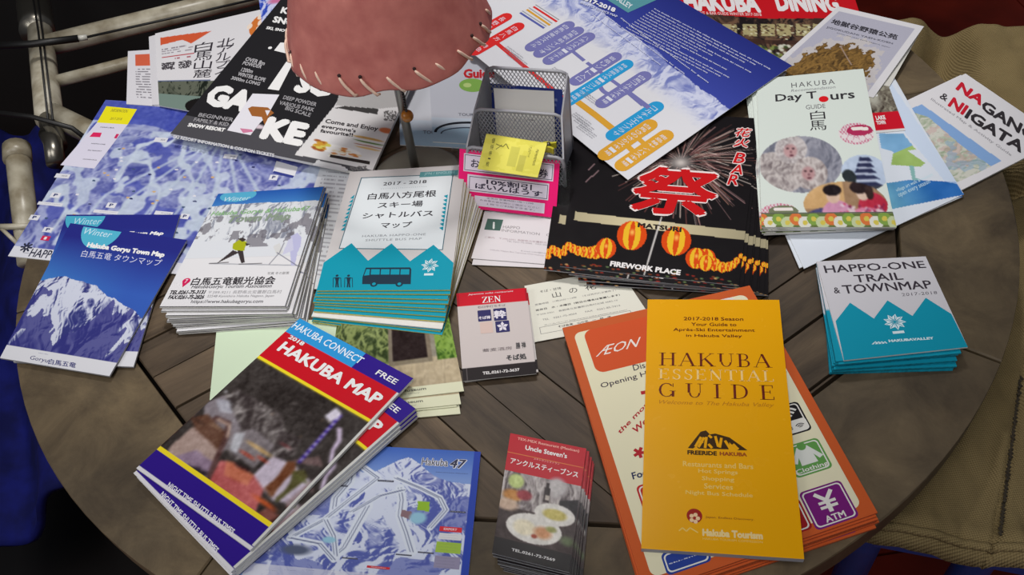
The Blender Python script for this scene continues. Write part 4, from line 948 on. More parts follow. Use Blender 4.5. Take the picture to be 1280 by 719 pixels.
d = Doc([(570.4, 367), (658, 360), (670.6, 467.3), (578.8, 476.7)], [.0085, .006, .005, .0045], th=.0006, mat=INK_SATIN); c = d.canvas(100, 140, (192, 182, 180)); c.rect(0, 0, 1, .165, (190, 14, 36)); c.rect(0, .868, 1, 1, (34, 28, 30)); c.rect(0, 0, .035, .165, (160, 16, 34)); c.rect(.975, 0, 1, .165, (150, 16, 34)); c.rect(.058, .87, .066, 1, (90, 84, 84))
d.at(560, 340, 4.79)
TU('Japanese soba restaurant', 120, 392, 147, 120, 12, (224, 190, 195), bold=.02, shear=.2)
a, b = d.I([(205, 174), (315, 166)]); d.t('ZEN', a[0], .07, b[0], .145, WHITE, font='serif', bold=.04); d.t('ZEN', a[0] + .004, .07, b[0] + .004, .145, WHITE, font='serif')
TU('石臼手打ちそば', 178, 345, 220, 206, 14, (110, 100, 104))
NV = (44, 42, 92)
for (x0, y0, x1, y1, col) in ((176, 233, 262, 292, NV), (270, 222, 354, 288, NV), (190, 304, 272, 364, (200, 176, 168)), (282, 298, 372, 358, NV)): d.RECT(x0, y0, x1, y1, col, .012)
TU('そば禅', 184, 256, 288, 282, 20, (210, 205, 215), bold=.04); TU('粋', 276, 350, 282, 276, 48, (210, 205, 215), bold=.05)
u, v = d.I([(327, 328)])[0]
for k in range(5): t_ = k * 1.2566 - 1.57; d.poly([(u, v), (u + .05 * math.cos(t_ - .5), v + .036 * math.sin(t_ - .5)), (u + .082 * math.cos(t_), v + .06 * math.sin(t_)), (u + .05 * math.cos(t_ + .5), v + .036 * math.sin(t_ + .5))], (210, 205, 215))
TU('蕎麦酒房', 206, 384, 482, 466, 20, (120, 110, 112)); TU('膳 禅', 408, 468, 462, 456, 38, BK, bold=.03); TU('そば処', 350, 472, 534, 524, 36, BK, bold=.04)
TU('TEL.0261-72-3637', 208, 430, 614, 598, 18, (214, 210, 210), bold=.035)
d.build('soba_shop_card', 'folded grey card with red top band and black bottom band, on a second one', 'card', 'red topped cards')
d2 = Doc([(572, 372), (660, 366), (673, 465), (581, 478)], .0022, th=.0006, mat=INK_SATIN, edge=PAPER); c = d2.canvas(90, 120, (196, 190, 188)); c.rect(0, 0, 1, .16, (180, 16, 36)); c.rect(0, .85, 1, .97, (40, 34, 36)); d2.build('soba_shop_card', 'grey card with red band lying under the folded red topped card', 'card', 'red topped cards')
# ================================================================== white tourism brochures behind the lamp pole
def tourism(c, d):
    c.rect(0, .86, 1, 1, (150, 176, 196)); c.mix((c.V > .80) & (c.V < .88), (178, 190, 204), .8)
d = Doc([(533, 40), (640, 36), (640, 183), (541, 177)], .0026, th=.0012, mat=INK_SATIN); c = d.canvas(110, 150, (176, 178, 188)); tourism(c, d)
d.at(420, 90, 5.53)
a = d.I([(882, 44), (990, 48), (880, -20)]); d.t('Guide', a[0][0], a[2][1], a[0][0] + (a[1][0] - a[0][0]) * 2.0, a[0][1], (176, 36, 44), bold=.05)
u, v = d.I([(942, 92)])[0]; d.ell(u, v, .16, (120, 160, 76), ry=.12); d.ell(u - .06, v, .05, (170, 190, 120), ry=.04)
a = d.I([(846, 304), (940, 308), (846, 284)]); d.t('TOURISM', a[0][0], a[2][1], a[0][0] + (a[1][0] - a[0][0]) * 1.7, a[0][1], (96, 98, 108), bold=.02)
u, v = d.I([(940, 430)])[0]; d.ring(u, v, 1.0 * .48, .035, (30, 32, 40), 180, 360, 30, ry=.20); d.ring(u, v + .01, .40, .02, (70, 80, 96), 180, 360, 30, ry=.13)
d.build('tourism_brochure', 'white tourism brochure with red lettering, the one nearer the grey mesh holder', 'brochure', 'white tourism brochures')
d2 = Doc([(497, 40), (606, 38), (603, 186), (500, 181)], .0012, th=.0010, mat=INK_SATIN); c = d2.canvas(110, 150, (186, 188, 196)); tourism(c, d2)
d2.at(420, 90, 5.53)
a = d2.I([(664, 160), (800, 160), (664, 84)]); d2.t('Guide', a[0][0], a[2][1], a[0][0] + (a[1][0] - a[0][0]) * 1.8, a[0][1], (176, 36, 44), bold=.05)
u, v = d2.I([(690, 200)])[0]; d2.ell(u, v, .06, (120, 160, 76), ry=.09)
a = d2.I([(602, 428), (735, 432), (602, 404)]); d2.t('TOURISM', a[0][0], a[2][1], a[1][0] + .06, a[0][1], (96, 98, 108), bold=.02)
u, v = d2.I([(890, 440)])[0]; d2.ring(u, v, .30, .04, (24, 26, 34), 180, 270, 24, ry=.17); d2.ring(u, v + .02, .27, .02, (24, 26, 34), 180, 270, 24, ry=.10)
d2.build('tourism_brochure', 'white tourism brochure lying half under its twin beside the lamp pole', 'brochure', 'white tourism brochures')

# ================================================================== red topped dining magazine
d = Doc([(832, -28), (1062, -22), (1100, 95), (862, 88)], .0042, th=.0030, mat=INK_GLOSS); c = d.canvas(240, 150, (46, 34, 32))
c.relief(c.V > .3, 31, 8, 5, (104, 78, 60), (28, 22, 24), .3, .9); 
d.at(820, 0, 3.765)
c.poly(d.I([(-60, -120), (960, -120), (960, 85), (520, 88), (72, 52)]), (186, 22, 32))
for x in (265, 345, 440, 525, 600, 690, 770):     # lit paper signs
    c.poly(d.I([(x - 32, 112), (x + 34, 116), (x + 36, 172), (x - 30, 168)]), (170, 160, 116), .9)
for _ in range(150): x = [265, 345, 440, 525, 600, 690, 770][rng.integers(7)] + rng.normal(0, 20); y = 142 + rng.normal(0, 16); c.poly(d.I([(x - 6, y - 3), (x + 6, y - 3), (x + 6, y + 3), (x - 6, y + 3)]), [(60, 44, 34), (206, 204, 170), (90, 60, 44)][rng.integers(3)], .8)
c.poly(d.I([(300, 178), (760, 196), (760, 215), (330, 200)]), (60, 40, 34), .8)
for _ in range(60): x, y = 400 + rng.random() * 240, 215 + rng.random() * 70; blob(d, c, [(x, y, 7, 10)], [(120, 130, 70), (196, 196, 180), (60, 70, 40), (150, 110, 80)][rng.integers(4)], .5)
a, b, t_ = d.I([(118, 58), (880, 62), (118, -22)]); TUd = d
d.T('HAKUBA', 118, -40, 498, 62, (218, 214, 216), bold=.06); d.T('DINING', 548, -34, 872, 62, (218, 214, 216), bold=.06)
d.T('RESTAURANT & BAR GUIDE WINTER 2017-2018', 122, 52, 498, 76, (220, 190, 190), bold=.02)
d.build('dining_magazine', 'restaurant guide magazine with red title band at the back edge of the table', 'magazine')

# ================================================================== right: watercolour sheets, small flyer, guide booklet at the rim
d = Doc([(925, 165), (1113, 93), (1205, 243), (1005, 336)], .0046, th=.0007, mat=INK_SATIN); c = d.canvas(190, 190, (206, 212, 222))
d.at(1080, 60, 3.27)
n = fbm(c.U * 6, c.V * 6, 4, 4)
m = c.poly_mask(d.I([(60, 350), (160, 350), (212, 415), (178, 420), (250, 470), (232, 486), (110, 478), (120, 425), (70, 410)]))
gcol = np.where((c.V > d.I([(150, 420)])[0][1])[..., None], np.array((158, 186, 110.)), np.array((120, 166, 204.))) + (n[..., None] - .5) * 50
c.a = np.where(m[..., None], gcol, c.a)
c.poly(d.I([(184, 480), (205, 484), (210, 530), (250, 546), (200, 552)]), (128, 172, 170))
m = c.poly_mask(d.I([(40, 560), (180, 540), (260, 542), (375, 548), (410, 600), (300, 622), (110, 660), (40, 660)])); t = np.clip((c.U - .45) * 2.4, 0, 1)[..., None]
c.a = np.where(m[..., None], np.array((120, 176, 180.)) * (1 - t) + np.array((44, 104, 176.)) * t + (n[..., None] - .5) * 60, c.a)
c.poly(d.I([(92, 118), (165, 222), (390, 560), (330, 545), (165, 345)]), (186, 202, 226), .7)
d.T('photography and folk craft', 130, 578, 300, 566, (190, 214, 222)) if False else None
a, b = d.I([(130, 582), (315, 576)]); d.t('village art walk & museum', a[0], min(a[1], b[1]) - .01, b[0], min(a[1], b[1]) + .02, (186, 212, 222))
a, b = d.I([(140, 604), (300, 598)]); d.t('open every season', a[0], min(a[1], b[1]) - .01, b[0], min(a[1], b[1]) + .02, (186, 212, 222))
d.build('watercolour_leaflet', 'pale leaflet with watercolour tree and blue river under the day tour booklets', 'leaflet', 'watercolour leaflets')
d.stack(1, {2: (1203, 247), 3: (1002, 331), 1: (1115, 97)}, lambda k: 'second pale leaflet showing only its edge below the watercolour tree leaflet', dth=.001)
d = Doc([(1010, 100), (1106, 95), (1132, 163), (1030, 172)], .0053, th=.0006, mat=INK_GLOSS); c = d.canvas(90, 70, (92, 84, 74)); c.relief(one_(c), 3, 4, 4, (150, 146, 130), (60, 50, 44), .3, .8); c.ell(.75, .35, .12, .3, (170, 168, 156), soft=.6); c.rect(0, .66, 1, .97, (190, 22, 40)); c.rect(0, .97, 1, 1, (206, 206, 208))
d.at(1080, 60, 3.27); d.T('LAKE', 45, 278, 90, 292, WHITE, bold=.05); d.T('TOWN', 48, 298, 90, 312, WHITE, bold=.05); d.T('S', 40, 180, 58, 198, WHITE, bold=.03)
d.build('lake_flyer', 'dark flyer with red bottom band poking out right of the day tour booklets', 'flyer')

d = Doc([(1206.9, 92), (1326.8, 173.8), (1171.7, 253), (1061.7, 160)], .0034, th=.0014, mat=INK_SATIN); c = d.canvas(200, 200, (210, 208, 212))
d.at(1080, 60, 3.27)
m = c.poly_mask(d.I([(188, 250), (236, 230), (562, 462), (375, 552)])); c.mix(m, (126, 160, 206)); m2 = c.poly_mask(d.I([(195, 262), (262, 282), (400, 400), (500, 470), (520, 485), (375, 552)]))
c.relief(m2, 8, 10, 10, (196, 196, 186), (146, 160, 136), .2, .7); c.mix(m2 & (fbm(c.U * 16, c.V * 16, 3, 3) > .6), (190, 150, 150), .4); c.mix(m2 & (fbm(c.U * 12, c.V * 12, 13, 3) > .62), (130, 160, 190), .5)
T3(d, 'NA', (372, 168), (476, 238), (398, 138), (190, 32, 50), bold=.045); T3(d, 'GANO', (474, 250), (700, 395), (492, 212), (50, 46, 50), bold=.04)
T3(d, 'NI', (340, 236), (404, 276), (366, 200), (190, 32, 50), bold=.045); T3(d, 'IGATA', (408, 284), (640, 432), (432, 248), (50, 46, 50), bold=.04); T3(d, '&', (306, 204), (334, 220), (322, 182), (50, 46, 50), bold=.01)
T3(d, 'Illustrated Map & Activity Guide', (270, 214), (598, 446), (278, 204), (150, 148, 154), bold=.01)
d.build('region_guide', 'white region guide booklet with red and black slanted title hanging over the rim', 'booklet', 'region guides')
d.stack(1, {0: (1200, 93), 1: (1322, 176)}, lambda k: 'region guide booklet under the other, showing a thin white edge at its top corner')

# hot spring flyer
d = Doc([(1048, 8), (1155, 33), (1092, 122), (950, 95)], [.010, .014, .0060, .0059], th=.0005, mat=INK_SATIN, lift=lambda u, v: .003 * np.sin(math.pi * u) * (1 - v)); c = d.canvas(150, 150, (204, 202, 206)); c.rect(.06, .06, .93, 1, (156, 158, 178))
g = np.clip((c.V - .2) * 1.5, 0, 1); c.mix((c.U > .06) & (c.U < .93) & (c.V > .06), (176, 172, 182), .5)
nn = fbm(c.U * 20, c.V * 20, 3, 4); dd = np.hypot((c.U - .5) / .40, (c.V - .78) / .42) + (nn - .5) * .5
c.mix((dd < 1.05) & (c.U < .93), (186, 180, 178), .8); c.mix((dd < .85) & (c.U < .93), (104, 78, 42)); c.relief((dd < .8) & (c.U < .93), 5, 22, 22, (134, 102, 54), (70, 52, 30), .2, .8)
d.at(820, 0, 3.765); c.line(d.I([(868, 215), (920, 305)]), .012, (150, 130, 120))
T3(d, '地獄谷野猿公苑', (820, 112), (1135, 190), (832, 88), (52, 50, 58), bold=.03, shear=.1); T3(d, 'JIGOKUDANI YAEN-KOEN', (800, 134), (1114, 212), (804, 124), (84, 84, 98), bold=.01)
T3(d, 'snow monkey park nagano japan', (850, 158), (1100, 228), (852, 152), (110, 110, 124))
d.build('monkey_park_flyer', 'white bordered flyer with fuzzy brown mound and brush lettering, upper right', 'flyer')
dl = Doc([(1060, 30), (1148, 44), (1112, 108), (1040, 95)], [.0065, .009, .0056, .0056], th=.0006, edge=PAPER); c = dl.canvas(20, 20, (198, 196, 190)); dl.build('plain_flyer', 'plain off-white sheet peeking out under the fuzzy brown mound flyer', 'paper')

# ================================================================== fireworks bar flyers
dm = Doc([(725, 136), (949, 148), (923.6, 357), (700, 333)], [.0125, .0125, .0125, .0125], th=.0009, mat=INK_GLOSS, edge=PAPER_G)
d = dm; c = d.canvas(260, 250, (22, 19, 21)); d.at(680, 140, 2.996)
O = d.I([(512, 190)])[0]
for i in range(230):
    a = rng.random() * 2 * math.pi; r0 = .04 + rng.random() * .1; r1 = .16 + rng.random() * .27 * (1.15 if math.cos(a) > 0 else .9)
    pts = []
    for t in np.linspace(0, 1, 3): r = r0 + (r1 - r0) * t; pts.append((O[0] + r * math.cos(a), O[1] + (r * math.sin(a) + .05 * t * t) / c.asp))
    cc = [(150, 110, 96), (196, 172, 160), (214, 200, 190), (120, 70, 66), (170, 130, 130)][rng.integers(5)]
    c.line(pts, .0035, cc, .6); x, y = pts[-1]; 
    if rng.random() < .6: c.line([pts[1], pts[2]], .007, cc, .45)
c.ell(O[0], O[1], .09, .07, (226, 216, 210), .8, soft=.9)
for x, y in ((175, 205), (165, 250), (190, 230)): c.line(d.I([(x - 8, y + 12), (x + 14, y - 10)]), .008, (150, 120, 124), .8)
m = c.poly_mask(d.I([(118, 372), (130, 376), (762, 447), (762, 482), (128, 408), (112, 404)])); g = np.clip(1 - abs(c.U - .45) * 1.0, .35, 1)[..., None]
c.a = np.where(m[..., None], np.array((206, 194, 158.)) * (.55 + .45 * g), c.a)
c.line(d.I([(440, 395), (375, 610)]), .008, (205, 200, 196), .9); c.line(d.I([(425, 440), (390, 560)]), .012, (190, 186, 184), .6)
def lantern(x, y, r, n=5):
    (u, v), (u2, _), (_, v3) = d.I([(x, y), (x + r, y), (x, y + r)]); ru, rv = abs(u2 - u), abs(v3 - v)
    mm = ((c.U - u) / ru) ** 2 + ((c.V - v) / rv) ** 2 < 1; k = np.floor((c.U - u) / ru * .5 / np.sqrt(np.maximum(.05, 1 - ((c.V - v) / rv) ** 2)) * n + 50.5) % 2
    c.mix(mm & (k == 0), (206, 70, 16)); c.mix(mm & (k == 1), (224, 176, 40)); c.ell(u, v - rv * .2, ru * .25, rv * .3, (250, 214, 110), .7, soft=.8)
for x, y, r in ((232, 512, 38), (195, 525, 26), (172, 527, 22), (150, 524, 20), (128, 520, 18), (108, 512, 17), (92, 502, 15), (76, 512, 12), (605, 550, 38), (560, 532, 1), (640, 572, 24), (668, 582, 20), (690, 580, 18), (708, 572, 15), (722, 558, 13), (738, 540, 10), (75, 528, 12), (62, 520, 10)): lantern(x, y, r, 4)
lantern(570, 548, 40, 5); lantern(606, 566, 30, 4); lantern(495, 482, 56, 5); lantern(329, 462, 56, 5); lantern(232, 510, 38, 5)
for _ in range(60): x = 60 + rng.random() * 660; y = 555 + (x - 60) * .1 + rng.random() * 34; blob(d, c, [(x, y, 8, 4)], [(120, 60, 30), (180, 140, 90), (90, 110, 70), (140, 40, 30)][rng.integers(4)], .5)
RD = (190, 22, 26)
v_, f_ = glyphs('祭', .045)
def halo(s_, x0, y0, x1, y1, r, bold, shear, hc):
    for k in range(8): t = k * math.pi / 4; d.T(s_, x0 + r * math.cos(t), y0 + r * math.sin(t), x1 + r * math.cos(t), y1 + r * math.sin(t), hc, shear=shear)
    d.T(s_, x0, y0, x1, y1, RD, bold=bold, shear=shear)
halo('祭', 344, 200, 638, 400, 7, .03, .12, (226, 214, 212))
for s_, x0, y0, x1, y1 in (('花', 718, 60, 775, 96), ('火', 712, 98, 766, 134), ('B', 712, 152, 750, 194), ('A', 700, 196, 742, 236), ('R', 690, 234, 724, 276)):
    halo(s_, x0, y0, x1, y1, 3.5, .02, .2, (222, 206, 204))
T3(d, 'MATSURI', (350, 432), (514, 451), (352, 414), (40, 34, 32), bold=.05, space=1.05); T3(d, 'FIREWORK PLACE', (246, 578), (510, 613), (250, 558), (226, 222, 222), bold=.05)
d.build('fireworks_bar_flyer', 'black fireworks bar flyer with big red character and lanterns, topmost of its pile', 'flyer', 'black fireworks bar flyers')
d.stack(7, {3: (787, 359), 2: (903, 366)}, lambda k: 'black fireworks bar flyer, %s in its pile' % nth(k, 7), dth=.00125, jit=.0016, ja=.012)
dx = dm.o.copy(); COL.objects.link(dx); dx.location = dm.o.location + Vector((-.014, .000, -.0011)); dx['label'] = 'black fireworks bar flyer shifted left just under the topmost one'
for ch_ in dm.o.children: q_ = ch_.copy(); COL.objects.link(q_); q_.parent = dx
# ================================================================== day tours booklets
d = Doc([(946, 99), (1079, 86), (1119, 284), (952, 284)], [.0157] * 4, th=.0013, mat=INK_SATIN); c = d.canvas(180, 230, (204, 212, 206))
d.at(920, 60, 2.767)
def circ(x, y, rx, ry): (u, v), (u2, _), (_, v3) = d.I([(x, y), (x + rx, y), (x, y + ry)]); return u, v, abs(u2 - u), abs(v3 - v)
def cm(x, y, rx, ry): u, v, a, b = circ(x, y, rx, ry); return ((c.U - u) / a) ** 2 + ((c.V - v) / b) ** 2 < 1
M = cm(222, 400, 146, 102) & (c.U > .0); c.relief(M, 3, 5, 4, (150, 150, 162), (104, 106, 120), .2, .8)
def fur(x, y, rx, ry, c1, c2, sd): M2 = M & cm(x, y, rx, ry) ; c.relief(M2, sd, 18, 26, c1, c2, .1, .8, .9, 1.4)
fur(140, 430, 110, 75, (186, 178, 176), (116, 106, 108), 4); fur(190, 350, 56, 50, (196, 190, 190), (132, 122, 124), 5); fur(255, 432, 62, 58, (194, 186, 184), (130, 118, 118), 6)
for x, y in ((188, 352), (250, 430)):
    for dx_, dy_, rx, ry, cc in ((0, 4, 27, 28, (176, 138, 140)), (-10, -4, 6, 4, (70, 50, 54)), (10, -4, 6, 4, (70, 50, 54)), (2, 8, 5, 5, (120, 84, 90)), (4, 20, 9, 4, (90, 50, 60))):
        u, v, a, b = circ(x + dx_, y + dy_, rx, ry); c.ell(u, v, a, b, cc, soft=.3)
M = cm(445, 430, 82, 64); c.mix(M, (176, 190, 212)); 
for i, (y, w) in enumerate(((384, 22), (404, 30), (424, 38), (446, 50), (470, 64))): 
    c.mix(M & c.poly_mask(d.I([(446 - w, y + 8), (440 - w * .6, y - 6), (446 + w * .6, y - 6), (450 + w, y + 8)])), (44, 48, 78)); c.mix(M & c.poly_mask(d.I([(446 - w * .7, y + 8), (446 + w * .7, y + 8), (446 + w * .75, y + 15), (446 - w * .75, y + 15)])), (170, 176, 196))
c.mix(M & (c.V > d.I([(445, 478)])[0][1]), (52, 54, 66)); fur_ = M & cm(390, 450, 26, 30); c.mix(fur_, (40, 46, 50))
M = cm(378, 540, 147, 82); c.mix(M, (150, 120, 92)); c.mix(M & (c.U < circ(300, 0, 1, 1)[0]) & (c.V < circ(0, 560, 1, 1)[1]), (196, 158, 110)); c.relief(M & cm(330, 590, 90, 40), 5, 9, 9, (70, 70, 110), (30, 28, 50), .3, .7)
for x, y, rx, ry, cc in ((352, 575, 54, 50, (196, 140, 170)), (478, 560, 55, 62, (176, 44, 66)), (455, 585, 60, 34, (200, 120, 150)), (335, 510, 24, 28, (206, 176, 156)), (332, 492, 32, 20, (34, 26, 30)), (438, 502, 22, 26, (206, 180, 164)), (425, 482, 32, 22, (40, 28, 30)), (462, 500, 14, 26, (50, 34, 32)), (500, 580, 20, 26, (214, 180, 190)), (420, 590, 22, 14, (212, 190, 176)), (400, 570, 14, 24, (206, 180, 190))):
    c.mix(M & cm(x, y, rx, ry), cc)
for _ in range(70): x, y = 360 + rng.random() * 160, 540 + rng.random() * 75; c.mix(M & cm(x, y, 5, 4), [(222, 204, 214), (190, 60, 90), (120, 40, 80)][rng.integers(3)], .8)
def ball(x, y, rx, ry, c1, c2):
    M = cm(x, y, rx, ry); c.mix(M, (208, 196, 200)); g_ = (np.sin(c.U * 230) * np.sin(c.V * 200) > .0); c.mix(M & g_, (186, 90, 120), .7); c.mix(M & cm(x + rx * .2, y - ry * .3, rx * .75, ry * .5), c1); 
    for k in range(7): c.mix(M & cm(x - rx + rx * 2 * k / 6, y + ry * .62 - abs(k - 3) * ry * .18, rx * .17, ry * .22), (214, 204, 206)); c.mix(cm(x + rx * .2 + (k - 3) * rx * .12, y - ry * .45, rx * .12, ry * .16), (222, 214, 210))
ball(416, 296, 62, 38, (166, 44, 84), 0); ball(150, 575, 70, 38, (110, 116, 90), 0)
c.photo(cm(222, 400, 146, 102) | cm(378, 540, 147, 82) | cm(445, 430, 82, 64), 1, 7)
c.rect(0, .925, 1, 1, (96, 110, 62))
for i in range(16): u = i / 15; cc = [(200, 110, 60), (206, 206, 196), (120, 150, 70), (180, 190, 150)][i % 4]; c.ell(u, .955 + .02 * (i % 2), .05, .035, cc); c.ell(u, .955 + .02 * (i % 2), .02, .014, (196, 180, 80))
d.rect(0, .918, 1, .924, (90, 96, 84))
for x, y, rx, ry in ((222, 400, 146, 102), (378, 540, 147, 82), (445, 430, 82, 64)): pass
def TU2(s_, x0, x1, yb0, yb1, h, col, **k):
    a, b, t_ = d.I([(x0, yb0), (x1, yb1), (x0, yb0 - h)]); hv = abs(a[1] - t_[1]); vm = (a[1] + b[1]) / 2; d.t(s_, a[0], vm - hv, b[0], vm, col, **k)
DG = (52, 50, 54)
TU2('HAKUBA', 192, 342, 137, 126, 17, (90, 88, 92), space=1.3); TU2('Recommendation', 190, 345, 150, 142, 9, (130, 130, 134), shear=.2)
TU2('Day T', 137, 282, 190, 186, 32, DG, bold=.02); u, v, a, b = circ(303, 177, 17, 12); d.ell(u, v, a * 1.0, (206, 26, 34)); TU2('urs', 328, 412, 180, 174, 20, DG, bold=.02)
TU2('GUIDE', 242, 310, 212, 209, 15, (96, 94, 98)); TU2('白', 258, 310, 248, 246, 30, DG); TU2('馬', 256, 314, 286, 284, 34, DG)
d.build('day_tours_booklet', 'white day tours booklet with monkey and kimono photographs, topmost of its stack', 'booklet', 'day tours booklets')
d.stack(6, {2: (1121, 288), 3: (954, 291), 0: (930, 108)}, lambda k: 'white day tours booklet with floral bottom edge, %s in its stack' % nth(k, 6), jit=.0008, ja=.009)
d = Doc([(925, 180), (948, 178), (953, 284), (925, 286)], .0030, th=.0012); c = d.canvas(20, 80, (180, 178, 180)); c.rect(0, .6, 1, 1, (44, 70, 150)); c.greek(.1, .05, .9, .55, 14, (70, 70, 80), .8, .5, 3, 8); d.build('price_leaflet', 'narrow leaflet with blue foot between the fireworks flyers and day tours booklets', 'leaflet')
# ================================================================== long timetable sheet
B_ = P(785, 225, .016); L_ = P(598, 72, .0105); T_R = P(990, 82, .0178)
e_ = (L_ - B_); e_[2] = 0; e_ /= np.linalg.norm(e_); TLw = T_R + .37 * e_; BLw = B_ + .37 * e_; TLw[2] = .012; BLw[2] = .008
d = Doc(None, 0, th=.0005, mat=INK_SATIN, world=[TLw, T_R, B_, BLw], lift=lambda u, v: .0045 * np.sin(math.pi * u)); d.z = d.W[:, 2]
c = d.canvas(420, 270, (208, 208, 214))
hd = .40 - .05 * np.sin(c.U * 5) + .09 * (fbm(c.U * 9, c.U * 0, 7, 5) - .5); g = np.clip((c.V) / .45, 0, 1)[..., None]
c.a = np.where((c.V < .46)[..., None], np.array((36, 44, 118.)) * (1 - g) + np.array((58, 70, 156.)) * g, c.a)
mt = (c.V > hd - .03) & (c.V < .66); c.relief(mt, 14, 16, 9, (196, 200, 222), (110, 120, 180), .15, .75, .8, 1.0)
f_ = np.clip((c.V - hd - .06) / .10, 0, 1); c.mix(f_, (208, 208, 214), 1.0)
d.at(740, 0, 3.996)
def EC(p0, p1): return d.at(570, 0, 2.996).I([p0, p1])
CP = (112, 112, 168); CB = (40, 146, 200); CO = (206, 152, 50); CR = (206, 44, 44)
d.at(570, 0, 2.996)
def caps(p0, p1, col, s_, w=.046):
    a, b = d.I([p0, p1]); u = (a[0] + b[0]) / 2; m_ = .01; v0, v1 = min(a[1], b[1]), max(a[1], b[1])
    d.line([(u, v0), (u, v1)], w, col, True)
    n = len(s_); h = (v1 - v0) / n
    for i, ch_ in enumerate(s_): d.t(ch_, u - .012, v0 + h * i + h * .14, u + .012, v0 + h * (i + 1) - h * .14, (206, 208, 220))
def wire(pts, col, w=.012): d.LINE(pts, w, col)
wire([(150, 160), (255, 248), (325, 305), (400, 368)], CR, .014); wire([(450, 378), (520, 430), (585, 482), (640, 530)], CO, .02); 
wire([(385, 150), (480, 228)], CP); wire([(490, 235), (610, 320), (700, 395)], CP); wire([(600, 505), (655, 560), (690, 590)], CO, .016)
a = d.I([(606, 312)])[0]; d.ring(a[0], a[1], .06, .014, CP, -60, 240, 26)
wire([(360, 145), (400, 178)], CP)
caps((278, 172), (425, 100), CP, '白馬五竜エスカル'); caps((311, 196), (458, 120), CP, '白馬駅前インフォ'); caps((346, 222), (500, 142), CP, '八方バスターミナル'); caps((446, 298), (600, 218), CP, '岩岳リゾート入口')
caps((412, 374), (644, 247), CB, '栂池高原スキー場ゴンドラ乗場前'); d.at(740, 0, 3.996); caps((46, 508), (268, 388), CP, '白馬コルチナスキー場'); caps((98, 668), (330, 542), CB, 'コルチナエスプラザ'); caps((60, 765), (296, 632), CO, '白馬さのさかスキー場'); caps((142, 815), (380, 688), CO, '鹿島槍ヤナバスキー場')
wire([(185, 465), (285, 540)], CP, .016); wire([(228, 690), (285, 740)], CO, .014)
d.at(570, 0, 2.996); caps((40, 128), (200, 76), CR, '長野駅東口'); caps((60, 180), (246, 112), CR, '白馬八方 特急')
for k, (x0, y0, x1, y1, cc) in enumerate(((290, 25, 378, 82, CR), (265, 36, 352, 95, CO), (240, 48, 330, 106, (84, 92, 160)))): wire([(x0, y0), (x1, y1)], cc, .008); wire([(x0 + 8, y0 - 7), (x1 + 8, y1 - 7)], (150, 150, 156), .004)
for x, y in ((175, 172), (350, 250), (470, 345), (430, 420), (440, 440), (450, 465), (190, 195)):
    for k in range(3): T3(d, 'shuttle fare and time', (x + k * 8, y + 8 - k * 4 + 4), (x + 60 + k * 8, y + 52 - k * 4 + 4), (x + 3 + k * 8, y + 3 - k * 4 + 4), (120, 120, 130))
d.at(740, 0, 3.996)
for k in range(12):
    x, y = 310 - k * 14, 46 + k * 9.5; L = [580, 520, 480, 300, 540, 360, 300, 460, 240, 500, 470, 420][k]
    T3(d, 'Free shuttle transfer service in the valley departs daily from each ski resort stop', (x, y + 3), (x + L, y + 3 + L * .52), (x + 3, y - 4), (206, 208, 228), bold=.03)
for k in range(4): x, y = 140 - k * 70, 92 - k * 8; L = 440 - k * 50; T3(d, 'Alpico bus timetable and route information for guests', (x, y + 4), (x + L, y + 4 + L * .74), (x + 4, y - 3), (200, 204, 226), bold=.03)
T3(d, '2017-2018', (-60, -2), (112, 66), (-50, -22), (222, 222, 230), bold=.05); T3(d, 'SHUTTLE SERVICE MAP', (-60, 20), (125, 92), (-56, 10), (200, 204, 226), bold=.03)
d.POLY([(60, -60), (250, -60), (322, 0), (180, 64), (60, -10)], (82, 140, 150)); T3(d, 'HAKUBA VALLEY', (10, -70), (190, 48), (24, -92), (206, 214, 220), bold=.03)
d.build('timetable_sheet', 'large blue and white shuttle timetable sheet with coloured route capsules', 'sheet')

# ================================================================== white information cards
for k, (q, lab) in enumerate((([(606, 262), (722, 271), (706, 336), (590, 331)], 'white information centre card with small green square, beneath its twin'), ([(607, 264), (722, 272), (704, 332), (589, 323)], 'white information centre card with small green square, upper one'))):
    d = Doc(q, .0010 + k * .0010, th=.0004, mat=INK_MATT); c = d.canvas(20, 20, (212, 206, 210)); d.at(560, 180, 4.492)
    if k:
        G1 = (72, 100, 92); d.RECT(222, 420, 292, 488, G1); T3(d, 'i', (250, 478), (262, 479), (252, 438), (214, 218, 216), bold=.06)
        T3(d, 'HAPPO', (308, 474), (404, 480), (309, 458), (140, 134, 138)); T3(d, 'INFORMATION　CENTER', (300, 492), (670, 530), (301, 478), (140, 134, 138))
        T3(d, 'ご案内　〒399-9301 長野県北安曇郡白馬村北城', (205, 528), (640, 568), (205, 518), (170, 150, 156)); T3(d, 'TEL 0261-72-3066　FAX 0261-72-3077', (330, 550), (640, 580), (330, 542), (160, 150, 156)); T3(d, 'E-mail info@happo-info.jp', (410, 606), (640, 628), (411, 597), (150, 146, 152)); T3(d, 'Hakuba Happo Bus Terminal 5734 Hokujo Nagano Japan', (238, 600), (640, 645), (238, 590), (170, 160, 166))
    d.build('information_card', lab, 'card', 'white information cards')

